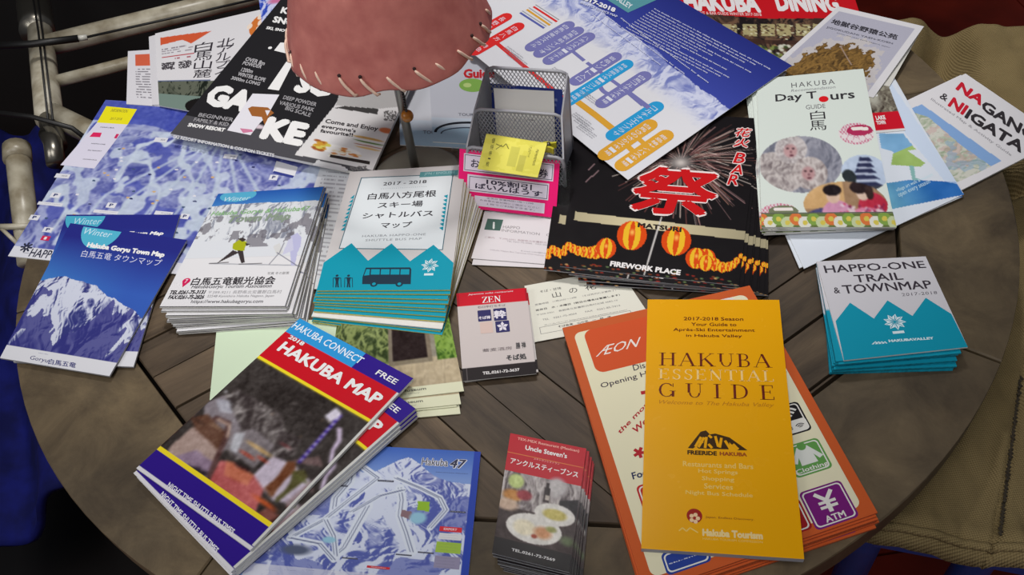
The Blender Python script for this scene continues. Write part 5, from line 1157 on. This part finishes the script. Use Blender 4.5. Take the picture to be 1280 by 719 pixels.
# ================================================================== pink coupon sign leaning on the mesh holder
zz = [.040, .040, .0045, .0045]
d = Doc([(574.5, 186), (700, 201), (694.7, 272), (572, 258)], zz, th=.0008, mat=INK_SATIN, edge=plain('pink_card_edge', (220, 30, 110), .5)); c = d.canvas(10, 10, (226, 16, 108)); d.at(560, 180, 4.492)
SW = (216, 206, 222)
d.RECT(90, 52, 590, 212, SW); (a, b) = d.I([(90, 52), (590, 212)]); d.frame(a[0] + .01, a[1] + .02, b[0] - .01, b[1] - .02, .006, (70, 60, 84))
d.RECT(110, 170, 562, 318, SW); (a, b) = d.I([(110, 170), (562, 318)]); d.frame(a[0] + .02, a[1] + .03, b[0] - .01, b[1] - .02, .006, (70, 60, 84))
d.RECT(150, 290, 540, 392, SW)
DKp = (52, 44, 66)
T3(d, 'お得なクーポン券', (128, 132), (560, 195), (130, 82), DKp, bold=.02); T3(d, '10%割引', (215, 228), (470, 262), (216, 196), DKp, bold=.03); T3(d, 'ぱいんはうす', (152, 250), (528, 300), (154, 218), DKp, bold=.03)
T3(d, '定休日 営業時間11時～17時', (218, 310), (480, 342), (218, 300), (90, 76, 100)); T3(d, 'お食事お会計時にご提示ください', (180, 320), (512, 366), (180, 310), (90, 76, 100)); T3(d, '１枚でご利用できます。', (215, 342), (488, 378), (215, 332), (90, 76, 100))
sg = d.build('coupon_sign', 'bright pink Japanese coupon sign in clear sleeve leaning on the mesh holder', 'sign')
LAM, nt, b = new_mat('clear_plastic_sleeve'); b.inputs['Base Color'].default_value = (.9, .9, .92, 1); b.inputs['Roughness'].default_value = .18; b.inputs['Transmission Weight'].default_value = 1; b.inputs['IOR'].default_value = 1.15
lm = Doc([(564, 182), (714, 199), (710, 281), (562, 264)], [.0420, .0420, .0012, .0012], th=.0006, edge=LAM)
n_ = 1; W = lm.W - np.array([0, 0, .0022]); v = [tuple(p) for p in W] + [tuple(p - np.array([0, 0, .0005])) for p in W]
mesh_obj('plastic_sleeve', v, [(0, 1, 2, 3), (7, 6, 5, 4), (0, 4, 5, 1), (1, 5, 6, 2), (2, 6, 7, 3), (3, 7, 4, 0)], LAM, parent=sg, origin=d.c0)

# ================================================================== grey mesh letter holder
GM = plain('grey_powder_coated_steel', (150, 150, 157), .4, noise=.06, nscale=60)
bkL, bkR = P(608, 84, .10), P(709, 90, .10)
frL, frR = P(583, 183, .045), P(704, 198, .045)
mdL, mdR = P(593, 136, .072), P(702, 144, .072)
hold = empty('mesh_letter_holder', tuple((bkL + bkR) / 2 * np.array([1, 1, 0])), 'grey steel mesh letter holder with two compartments holding white cards', 'letter holder')
def panel(name, A, Bp, zt, gap=.0036, wr=.0006):
    A = np.array(A); Bp = np.array(Bp); L = np.linalg.norm((Bp - A)[:2]); ax = (Bp - A) / L; ax[2] = 0; nrm = np.array([-ax[1], ax[0], 0]); V = []; Fc = []
    def P3(s, z): q = A + ax * s; return np.array([q[0], q[1], z])
    z0 = .002
    H = zt - z0
    for sg_ in (1, -1):
        sl = .62
        k = -H * sl
        for i in range(int((L + 2 * H * sl) / gap) + 2):
            s0 = -H * sl + i * gap if sg_ > 0 else i * gap
            a0, b0 = (s0, z0), (s0 + sg_ * H * sl, zt)
            (x0, y0), (x1, y1) = a0, b0
            lo, hi = 0., 1.
            dx = x1 - x0
            t0, t1 = sorted(((0 - x0) / dx, (L - x0) / dx)); lo, hi = max(lo, t0), min(hi, t1)
            if hi - lo < .01: continue
            p, q = P3(x0 + dx * lo, y0 + (y1 - y0) * lo), P3(x0 + dx * hi, y0 + (y1 - y0) * hi)
            tv = (q - p) / np.linalg.norm(q - p); sd = np.cross(tv, nrm) * wr / 2; o = nrm * wr / 2 * .7; b_i = len(V)
            V.extend([p - sd - o, p + sd - o, p + sd + o, p - sd + o, q - sd - o, q + sd - o, q + sd + o, q - sd + o]); Fc.extend([tuple(b_i + j for j in f) for f in ((0, 1, 5, 4), (1, 2, 6, 5), (2, 3, 7, 6), (3, 0, 4, 7))])
    o = mesh_obj(name, V, Fc, GM, parent=hold, origin=hold.location); o['kind'] = 'stuff'
    return P3
def rim(pts, r=.0016): part('frame_bar', tube(pts, r, 10), GM, hold, True)
def rounded(A, Bp, zt, r=.006):
    A = np.array(A); Bp = np.array(Bp); ax = Bp - A; ax[2] = 0; L = np.linalg.norm(ax); ax /= L
    def q(s, z): return (A[0] + ax[0] * s, A[1] + ax[1] * s, z)
    return [q(0, .001), q(0, zt - r), q(r * .3, zt - r * .3), q(r, zt), q(L - r, zt), q(L - r * .3, zt - r * .3), q(L, zt - r), q(L, .001)]
for nm, (a_, b_, z_) in (('mesh_panel', (bkL, bkR, .099)), ('mesh_panel', (mdL, mdR, .071)), ('mesh_panel', (frL, frR, .044))):
    panel(nm, a_, b_, z_); rim(rounded(a_, b_, z_ + .001))
def side(A, za, Bp, zb):
    A, Bp = np.array(A), np.array(Bp); ax = Bp - A; ax[2] = 0; nrm = np.array([-ax[1], ax[0], 0]) / np.linalg.norm(ax) * .0008
    pts = [(A[0], A[1], .001), (Bp[0], Bp[1], .001), (Bp[0], Bp[1], zb), (A[0], A[1], za)]; v = [np.array(p) + nrm for p in pts] + [np.array(p) - nrm for p in pts]
    part('side_plate', (v, [(0, 1, 2, 3), (7, 6, 5, 4), (0, 4, 5, 1), (1, 5, 6, 2), (2, 6, 7, 3), (3, 7, 4, 0)]), GM, hold)
side(bkR, .099, mdR, .071); side(mdR, .071, frR, .044); side(bkL, .099, mdL, .071); side(mdL, .071, frL, .044)
v, f = prism([bkL[:2], frL[:2], frR[:2], bkR[:2]], .0006, .0022); part('bottom_plate', (v, f), GM, hold)
def upright(px0, px1, zt, zb, back, th, mat, name, lab, cat, cv=None, txt=None, **kw):
    a, b = P(*px0, zt), P(*px1, zt); sh = np.array([-(b - a)[1], (b - a)[0], 0]); sh = sh / np.linalg.norm(sh) * back
    a2, b2 = a - sh, b - sh; a2[2] = b2[2] = zb
    dd = Doc(None, 0, th=th, edge=mat, world=[a, b, b2, a2], mat=INK_SATIN); cc = dd.canvas(60, 60, cv or (206, 204, 202))
    return dd
d = upright((612, 104), (703, 112), .082, .004, .008, .0009, PAPER, '', '', '', (52, 66, 140)); d.cv.greek(.05, .05, .95, .95, 12, (150, 160, 200), .7, .4, 3, 16)
d.build('blue_card', 'blue backed card standing at the rear of the mesh holder', 'card')
d = upright((619, 105.5), (694, 109), .080, .004, .016, .0007, PAPER, '', '', '', (238, 236, 232)); 
d.T = d.T; d.t('そば処', .58, .30, .74, .335, (150, 148, 148)); d.t('2017-2018', .56, .38, .66, .40, (60, 58, 60), bold=.05)
for k in range(4): d.t('::', .22 + k * .09, .28, .25 + k * .09, .42, (170, 168, 168))
tv_ = (bkR - bkL) / np.linalg.norm(bkR - bkL); d.W = d.W + np.array([tv_[1], -tv_[0], 0]) * .006; d.c0 = d.W.mean(0)
d.build('white_card', 'blank white card standing upright in the rear compartment of the mesh holder', 'card')

# yellow slip held by a clip over the front panel
YC = (224, 216, 100)
d = Doc([(608, 167), (684, 179), (672, 222), (597, 211)], [.056, .056, .040, .040], th=.0004, mat=INK_MATT, edge=plain('yellow_paper', YC, .7), lift=lambda u, v: .009 * np.sqrt(np.clip(v, 0, 1)) * (1 - .55 * v) + .002 * np.sin(4 * u))
c = d.canvas(90, 60, YC); c.mix(fbm(c.U * 5, c.V * 5, 3, 3) > .55, (212, 204, 84), .6); c.rect(.45, .25, .60, .8, (186, 182, 84), .6); c.rect(.62, .45, .74, .9, (176, 170, 80), .6)
d.t('優', .12, .10, .17, .24, (90, 90, 60)); d.t('待', .12, .28, .17, .42, (90, 90, 60)); d.t('券', .12, .46, .17, .60, (90, 90, 60)); d.t('一', .13, .66, .17, .70, (90, 90, 60)); d.t('枚', .12, .76, .17, .9, (90, 90, 60))
d.line([(.2, .25), (.32, .3), (.36, .2), (.42, .33)], .012, (110, 108, 60)); d.line([(.22, .4), (.3, .25)], .01, (110, 108, 60)); d.t('サービス券', .74, .12, .78, .5, (140, 136, 70)); d.t('有効期限', .86, .2, .9, .7, (140, 136, 70))
d.build('yellow_coupon', 'yellow paper coupon curling over the front of the mesh holder', 'coupon')
cl = P(686, 184, .050)
clip_o = empty('yellow_clothespin', tuple(P(686, 184, .044)), 'small yellow clothespin clipped at the right end of the yellow coupon', 'clothespin')
YM = plain('yellow_plastic', (180, 172, 40), .35)
for sgn in (-1, 1):
    v, f = [], []; ax = (frR - frL); ax[2] = 0; ax /= np.linalg.norm(ax); nn = np.array([-ax[1], ax[0], 0])
    prof = [(-.006, .0008), (-.002, .0022), (.002, .0018), (.006, .0035)]
    V = []; Fc = []
    for i, (s_, o_) in enumerate(prof):
        p = cl + ax * s_ + nn * o_ * sgn
        for z_ in (-.003, .003): V.append(p + [0, 0, z_]); V.append(p + nn * .0022 * sgn + [0, 0, z_])
        if i: k = i * 4; Fc += [(k - 4, k, k + 1, k - 3), (k - 2, k - 1, k + 3, k + 2), (k - 4, k - 2, k + 2, k), (k - 3, k + 1, k + 3, k - 1)]
    Fc += [(0, 1, 3, 2), (12, 14, 15, 13)]
    part('clothespin_jaw', (V, Fc), YM, clip_o)
p0 = cl; part('spring', tube([p0 + [0, 0, -.005], p0 + [0, 0, .005]], .0016, 8), CHROME, clip_o, True)

# ================================================================== trail & town map stack
d = Doc([(1020.6, 327), (1157, 320.6), (1209.8, 434), (1055, 450.7)], [.0185] * 4, th=.0012, mat=INK_SATIN, edge=PAPER); c = d.canvas(20, 20, (196, 194, 200)); d.at(1010, 310, 4.229)
d.poly(d.I([(146, 388), (222, 290), (348, 374), (420, 278), (552, 360), (622, 264), (758, 350)]).tolist() + [(1, 1), (0, 1)], (18, 140, 166))
DK2 = (56, 50, 58)
T3(d, 'HAPPO-ONE', (92, 134), (626, 106), (80, 94), DK2, bold=.015); T3(d, 'TRAIL', (250, 184), (506, 168), (238, 144), DK2, bold=.015); T3(d, '&', (140, 242), (172, 240), (132, 210), DK2, bold=.01); T3(d, 'TOWNMAP', (190, 244), (662, 214), (176, 198), DK2, bold=.015)
T3(d, '2017-2018', (498, 256), (684, 244), (494, 240), (90, 86, 94), space=1.1)
flower(d, 458, 392, 62, (206, 222, 228), (18, 140, 166), 9)
T3(d, 'HAKUBAVALLEY', (428, 500), (666, 484), (424, 486), (200, 220, 226), bold=.06); 
for k in range(4): d.POLY([(336 + k * 18, 510 - k), (356 + k * 17, 494), (372 + k * 16, 508 - k), (364 + k * 16, 509 - k), (355 + k * 17, 500), (345 + k * 17, 511 - k)], (200, 220, 226))
d.build('trail_map_booklet', 'square white and teal trail and town map booklet, topmost of its stack', 'booklet', 'square teal trail map booklets')
d2 = Doc([(1020.6, 329), (1152, 322), (1198, 437), (1045, 452)], [.0172] * 4, th=.0013, mat=INK_SATIN, edge=PAPER_T); c = d2.canvas(40, 40, (196, 194, 200)); c.rect(0, .5, 1, 1, (18, 140, 166)); 
d2.build('trail_map_booklet', 'square teal trail and town map booklet, second from the top in its stack', 'booklet', 'square teal trail map booklets')
d2.stack(11, {0: (1022, 342), 2: (1192, 467), 3: (1042, 466)}, lambda k: 'square teal trail and town map booklet, %s in its stack' % ('lowest' if k == 11 else ORD[k + 1] + ' from the top'), dth=.00142, jit=.0008, ja=.006)

# ================================================================== orange bordered service sheets
d = Doc([(703, 410), (937, 357), (1097, 641), (806, 742)], [.0136] * 4, th=.0018, mat=INK_SATIN, edge=PAPER_O); c = d.canvas(300, 360, (188, 86, 42))
asp = d.h / d.w; CRM = (216, 210, 180)
d.rect(.045, .045 / asp + .005, .955, 1 - .05 / asp, CRM, .035)
d.at(650, 320, 5.533)
OR = (196, 78, 38)
d.poly(d.I([(470, 548), (830, 458), (862, 490), (905, 640), (560, 740), (510, 735), (450, 590), (448, 566)]), OR) if False else None
(a, b) = d.I([(448, 566), (886, 650)]); d.rect(a[0], a[1] - .03, a[0] + .42, a[1] + .165, OR, .045); WA = a
d.rect(a[0] + .445, a[1] - .03, .9, a[1] + .15, (212, 206, 208), .04)
def TR3(*A_, **K): T3(d, *A_, **K)
TR3('ÆON', (524, 700), (806, 630), (556, 628), (222, 214, 206), bold=-.01)
d.at(700, 350, 1.948)
DG2 = (62, 52, 66); MR_ = (168, 34, 44)
TR3('Discover', (180, 222), (262, 200), (176, 208), DG2, bold=.01); TR3('Opening Hours', (102, 268), (262, 224), (97, 252), DG2, bold=.01)
TR3('the more you', (148, 380), (262, 262), (139, 368), MR_, bold=.025); TR3('Welcome', (184, 376), (262, 306), (175, 362), MR_, bold=.025)
for k in range(5):
    u, v = d.I([(193, 421)])[0]; t = k * math.pi / 2.5 + .3; d.line([(u, v), (u + .028 * math.cos(t), v + .028 * math.sin(t) / asp)], .015, MR_)
for p0, p1 in (((197, 276), (230, 270)),): d.LINE([p0, p1], .02, MR_)
TR3('Food Court', (178, 487), (300, 452), (173, 470), (40, 48, 84), bold=.03)
def icon(tl, br, col, w=.2, h=.165):
    a, b = d.I([tl, br]); u0, v0 = a; u1, v1 = u0 + w, v0 + h; d.rect(u0, v0, u1, v1, col, .02); d.rect(u0 + .006, v0 + .006 / asp, u1 - .006, v1 - .006 / asp, CRM, .018); d.rect(u0 + .011, v0 + .011 / asp, u1 - .011, v1 - .011 / asp, col, .015); return u0, v0, u1, v1
W0 = (214, 212, 206)
def iconq(tl, tr, br, bl, col):
    q = d.I([tl, tr, br, bl]); cu, cv_ = q.mean(0); w = (abs(q[1][0] - q[0][0]) + abs(q[2][0] - q[3][0])) / 2; h = (abs(q[3][1] - q[0][1]) + abs(q[2][1] - q[1][1])) / 2
    u0, v0, u1, v1 = cu - w / 2, cv_ - h / 2, cu + w / 2, cv_ + h / 2
    d.rect(u0, v0, u1, v1, col, .02); d.rect(u0 + .008, v0 + .008 / asp, u1 - .008, v1 - .008 / asp, W0, .018); d.rect(u0 + .014, v0 + .014 / asp, u1 - .014, v1 - .014 / asp, col, .015); return u0, v0, u1, v1
u0, v0, u1, v1 = iconq((586, 520), (688, 482), (722, 578), (620, 614), (112, 30, 112))
w, h = u1 - u0, v1 - v0
d.line([(u0 + w * .30, v0 + h * .16), (u0 + w * .5, v0 + h * .38)], w * .09, W0); d.line([(u0 + w * .70, v0 + h * .16), (u0 + w * .5, v0 + h * .38)], w * .09, W0); d.line([(u0 + w * .5, v0 + h * .36), (u0 + w * .5, v0 + h * .68)], w * .10, W0)
for y in (.42, .54): d.line([(u0 + w * .3, v0 + h * y), (u0 + w * .7, v0 + h * y)], w * .07, W0)
d.t('ATM', u0 + w * .28, v0 + h * .74, u0 + w * .74, v0 + h * .90, W0, bold=.03)
u0, v0, u1, v1 = iconq((540, 412), (628, 380), (662, 456), (576, 486), (92, 146, 74)); w, h = u1 - u0, v1 - v0
d.poly([(u0 + w * .36, v0 + h * .14), (u0 + w * .64, v0 + h * .14), (u0 + w * .92, v0 + h * .56), (u0 + w * .80, v0 + h * .62), (u0 + w * .70, v0 + h * .44), (u0 + w * .72, v0 + h * .70), (u0 + w * .28, v0 + h * .70), (u0 + w * .30, v0 + h * .44), (u0 + w * .2, v0 + h * .62), (u0 + w * .08, v0 + h * .56)], (206, 208, 202)); d.ell(u0 + w * .5, v0 + h * .13, w * .12, (92, 146, 74))
d.t('Clothing', u0 + w * .06, v0 + h * .76, u0 + w * .92, v0 + h * .93, W0, bold=.02)
u0, v0, u1, v1 = iconq((500, 320), (578, 292), (612, 362), (540, 390), (30, 28, 30)); w, h = u1 - u0, v1 - v0
for k in range(3): d.ring(u0 + w * .5, v0 + h * .52, w * (.46 - k * .13), w * .07, W0, -140, -40, 14)
d.rect(u0 + w * .1, v0 + h * .56, u1 - w * .04, v1 - h * .06, W0, .015)
for k in range(3): d.ring(u0 + w * .72, v0 + h * .86, w * (.18 - k * .055), w * .028, (30, 28, 30), -140, -40, 10)
d.t('Free', u0 + w * .18, v0 + h * .68, u0 + w * .48, v0 + h * .84, (30, 28, 30), bold=.02)
iconq((185, 505), (262, 478), (290, 560), (212, 590), (176, 36, 36)); iconq((490, 560), (585, 530), (612, 605), (520, 640), (150, 30, 34))
u0, v0, u1, v1 = iconq((244, 668), (352, 632), (370, 684), (262, 722), (40, 62, 140)); d.t('Ski-Snow', u0 + .02, v0 + .035, u1 - .01, v1 - .03, (210, 214, 224), bold=.02)
d.build('service_sheet', 'large cream sheet with orange border and service icons under the yellow guide', 'sheet', 'orange bordered service sheets')
d.stack(6, {1: (940, 366), 2: (1090, 668), 3: (812, 760)}, lambda k: 'orange bordered service sheet, %s in its stack' % nth(k, 6), jit=.0012, ja=.008)

# ================================================================== yellow essential guide
YG = (222, 158, 2)
d = Doc([(809.5, 374.5), (974, 375), (1005.3, 699.3), (801.6, 686)], .0186, th=.0045, mat=INK_COVER, edge=PAPER_G); c = d.canvas(20, 40, YG); d.at(790, 360, 3.995)
BR_ = (96, 34, 10)
TU2('2017-2018 Season', 258, 556, 164, 163, 17, BR_, bold=.02); TU2('Your Guide to', 296, 522, 192, 191, 17, BR_, bold=.02); TU2('Après-Ski Entertainment', 206, 614, 222, 223, 20, BR_, bold=.02); TU2('in Hakuba Valley', 270, 550, 249, 252, 18, BR_, bold=.02)
(a, b) = d.I([(138, 322), (700, 402)])
d.T('HAKUBA', 136, 322, 702, 400, (100, 34, 22), font='serif', space=1.06); d.T('ESSENTIAL', 132, 402, 708, 470, (230, 196, 130), font='serif', space=1.05); d.T('GUIDE', 134, 474, 712, 560, (100, 34, 22), font='serif', space=1.42)
d.T('Welcome to The Hakuba Valley', 136, 560, 712, 602, (176, 110, 20), shear=.35)
d.at(790, 520, 3.614)
LG = (58, 38, 14)
d.POLY([(252, 146), (310, 72), (334, 66), (352, 84), (376, 80), (440, 98), (522, 156), (476, 156), (440, 120), (436, 152), (300, 148), (290, 138), (275, 148)], LG)
for pts in ([(286, 140), (312, 96)], [(300, 142), (326, 98)], [(300, 118), (322, 118)], [(336, 96), (330, 146)], [(346, 88), (360, 100)], [(376, 92), (390, 140)], [(404, 100), (396, 144)], [(420, 112), (444, 150)], [(345, 128), (362, 146)], [(456, 128), (480, 152)]): d.LINE(pts, .018, YG)
TU2('FREERIDE', 250, 384, 176, 180, 20, LG, bold=.05); TU2('HAKUBA', 396, 520, 181, 184, 18, (150, 70, 24), bold=.05)
PY = (226, 190, 100)
for s_, x0, x1, y in (('Restaurants and Bars', 230, 548, 238), ('Hot Springs', 300, 478, 270), ('Shopping', 316, 462, 303), ('Services', 326, 456, 335), ('Night Bus Schedule', 242, 546, 370)): TU2(s_, x0, x1, y - 6, y, 24, PY, bold=.02)
u, v = d.I([(282, 452)])[0]; d.ell(u, v, .05, (150, 30, 20)); 
for k in range(5): t = k * 1.2566; d.ell(u + .022 * math.cos(t), v + .012 * math.sin(t) + .008, .014, (226, 190, 150), 10)
TU2('Japan. Endless Discovery.', 332, 552, 465, 476, 12, (140, 70, 20), bold=.01)
d.LINE([(212, 520), (228, 506), (246, 522), (262, 506), (298, 528)], .008, PY); TU2('Hakuba Tourism', 318, 592, 546, 558, 34, (226, 200, 140), bold=.06); TU2('HAKUBA TOURISM COMMISSION', 320, 590, 562, 574, 10, PY)
d.build('yellow_guidebook', 'tall yellow essential guide booklet lying across the orange bordered sheets', 'booklet')

# ================================================================== table lamp with stitched leather shade
base = P(522, 224, 0)
lamp = empty('table_lamp', (base[0], base[1], 0), 'table lamp with pink leather shade, laced rim and grey metal pole', 'lamp')
LEA, nt, b = new_mat('pink_leather'); tc = nt.nodes.new('ShaderNodeTexCoord'); nz = nt.nodes.new('ShaderNodeTexNoise'); nz.inputs['Scale'].default_value = 60; nz.inputs['Detail'].default_value = 8; nt.links.new(tc.outputs['Object'], nz.inputs['Vector'])
rp = nt.nodes.new('ShaderNodeValToRGB'); rp.color_ramp.elements[0].position = .3; rp.color_ramp.elements[1].position = .75; rp.color_ramp.elements[0].color = (*lin((176, 100, 94)), 1); rp.color_ramp.elements[1].color = (*lin((202, 126, 116)), 1); nt.links.new(nz.outputs[0], rp.inputs[0]); nt.links.new(rp.outputs[0], b.inputs['Base Color']); b.inputs['Roughness'].default_value = .7; b.inputs['Specular IOR Level'].default_value = .25
bp = nt.nodes.new('ShaderNodeBump'); bp.inputs['Strength'].default_value = .25; bp.inputs['Distance'].default_value = .0008; nt.links.new(nz.outputs[0], bp.inputs['Height']); nt.links.new(bp.outputs[0], b.inputs['Normal'])
RBm, RTm, ZR, ZT = .0895, .052, .150, .285
sc_ = P(486, 40, ZR); SC = np.array([sc_[0], sc_[1]])
prof = []; n = 96
V = []; Fc = []
rows = [(0, ZR - .0015), (.0, ZR), (.03, ZR + .004), (.12, ZR + .016), (.5, ZR + .06), (1, ZT)]
for i, (t, z) in enumerate(rows):
    for k in range(n):
        a = 2 * math.pi * k / n; r = RBm + (RTm - RBm) * t; w = (1 - t) ** 3; r += .0015 * math.sin(a * 5 + 1) * w + .0008 * math.sin(a * 11) * w
        V.append((SC[0] + r * math.cos(a), SC[1] + r * math.sin(a), z + (.0022 * math.sin(a * 7) + .0015 * math.sin(a * 12 + 2)) * w))
    if i: o = (i - 1) * n; Fc += [(o + k, o + (k + 1) % n, o + n + (k + 1) % n, o + n + k) for k in range(n)]
sh = mesh_obj('lamp_shade', V, Fc, LEA, parent=lamp, origin=lamp.location, smooth=True); md = sh.modifiers.new('thick', 'SOLIDIFY'); md.thickness = .0016; md.offset = -1
LACE = plain('pale_leather_lace', (218, 186, 166), .7, noise=.05, nscale=200); HOLE = plain('punched_hole', (50, 28, 26), .9)
NS = 26
for k in range(NS):
    a = 2 * math.pi * k / NS + .12 + .02 * math.sin(k * 2.3); da = -.13
    pts = []
    for t in np.linspace(0, 1, 7):
        aa = a - da * t * 1.0; hz = .0125 * (1 - t) ** 1.15; rr = RBm - .0043 * (1 - t) + .0016 * math.sin(math.pi * min(1, t + .25)); pts.append((SC[0] + rr * math.cos(aa), SC[1] + rr * math.sin(aa), ZR + hz - .0012 * t))
    aa = a - da * 1.15; pts += [(SC[0] + (RBm - .003) * math.cos(aa), SC[1] + (RBm - .003) * math.sin(aa), ZR - .0022)]
    part('lace_stitch', tube(pts, [.0009] + [.0013] * 6 + [.001], 8), LACE, lamp, True).parent = sh
    rr = RBm - .0041; hp = np.array([SC[0] + rr * math.cos(a), SC[1] + rr * math.sin(a), ZR + .0140]); nv_ = np.array([math.cos(a), math.sin(a), .3]) * .0009
    if k % 3 != 1: part('lace_hole', tube([hp - nv_ * .5, hp + nv_], .0014, 8), HOLE, lamp, True).parent = sh
for ch_ in list(sh.children): ch_.location = (0, 0, 0)
GMT = plain('brushed_grey_metal', (140, 136, 130), .35, metal=.7)
part('pole', tube([(base[0], base[1], 0.001), (SC[0], SC[1], .25)], .0042, 16), GMT, lamp, True)
part('base_plate', lathe([(.043, 0), (.045, .001), (.045, .003), (.042, .0042), (.01, .0046), (.008, .008), (.0045, .012)], (base[0], base[1], .0006), 48), plain('olive_grey_base', (112, 108, 98), .5), lamp, True)
part('bulb', lathe([(.008, 0), (.013, .008), (.020, .022), (.022, .035), (.017, .05), (.004, .056)], (SC[0], SC[1] + .012, .175), 24), plain('unlit_bulb', (225, 222, 215), .2), lamp, True)
bd = P(509, 145, .075) + np.array([0, 0, 0])
part('pull_chain', tube([P(502, 108, .112), P(506, 124, .096), bd], .0009, 8), plain('dark_chain', (40, 34, 30), .4, metal=.6), lamp, True)
for t in np.linspace(0, 1, 12):
    p = P(502, 108, .112) * (1 - t) + bd * t; part('chain_bead', lathe([(.0003, -.0013), (.0012, -.0006), (.0014, 0), (.0012, .0006), (.0003, .0013)], p, 8), METALB, lamp, True)
part('amber_bead', lathe([(.0012, -.0058)] + [(.0059 * math.cos(t), .0059 * math.sin(t)) for t in np.linspace(-1.3, 1.3, 9)] + [(.0012, .0058)], bd, 24), plain('amber_wood', (176, 112, 36), .25, noise=.25, nscale=150), lamp, True)
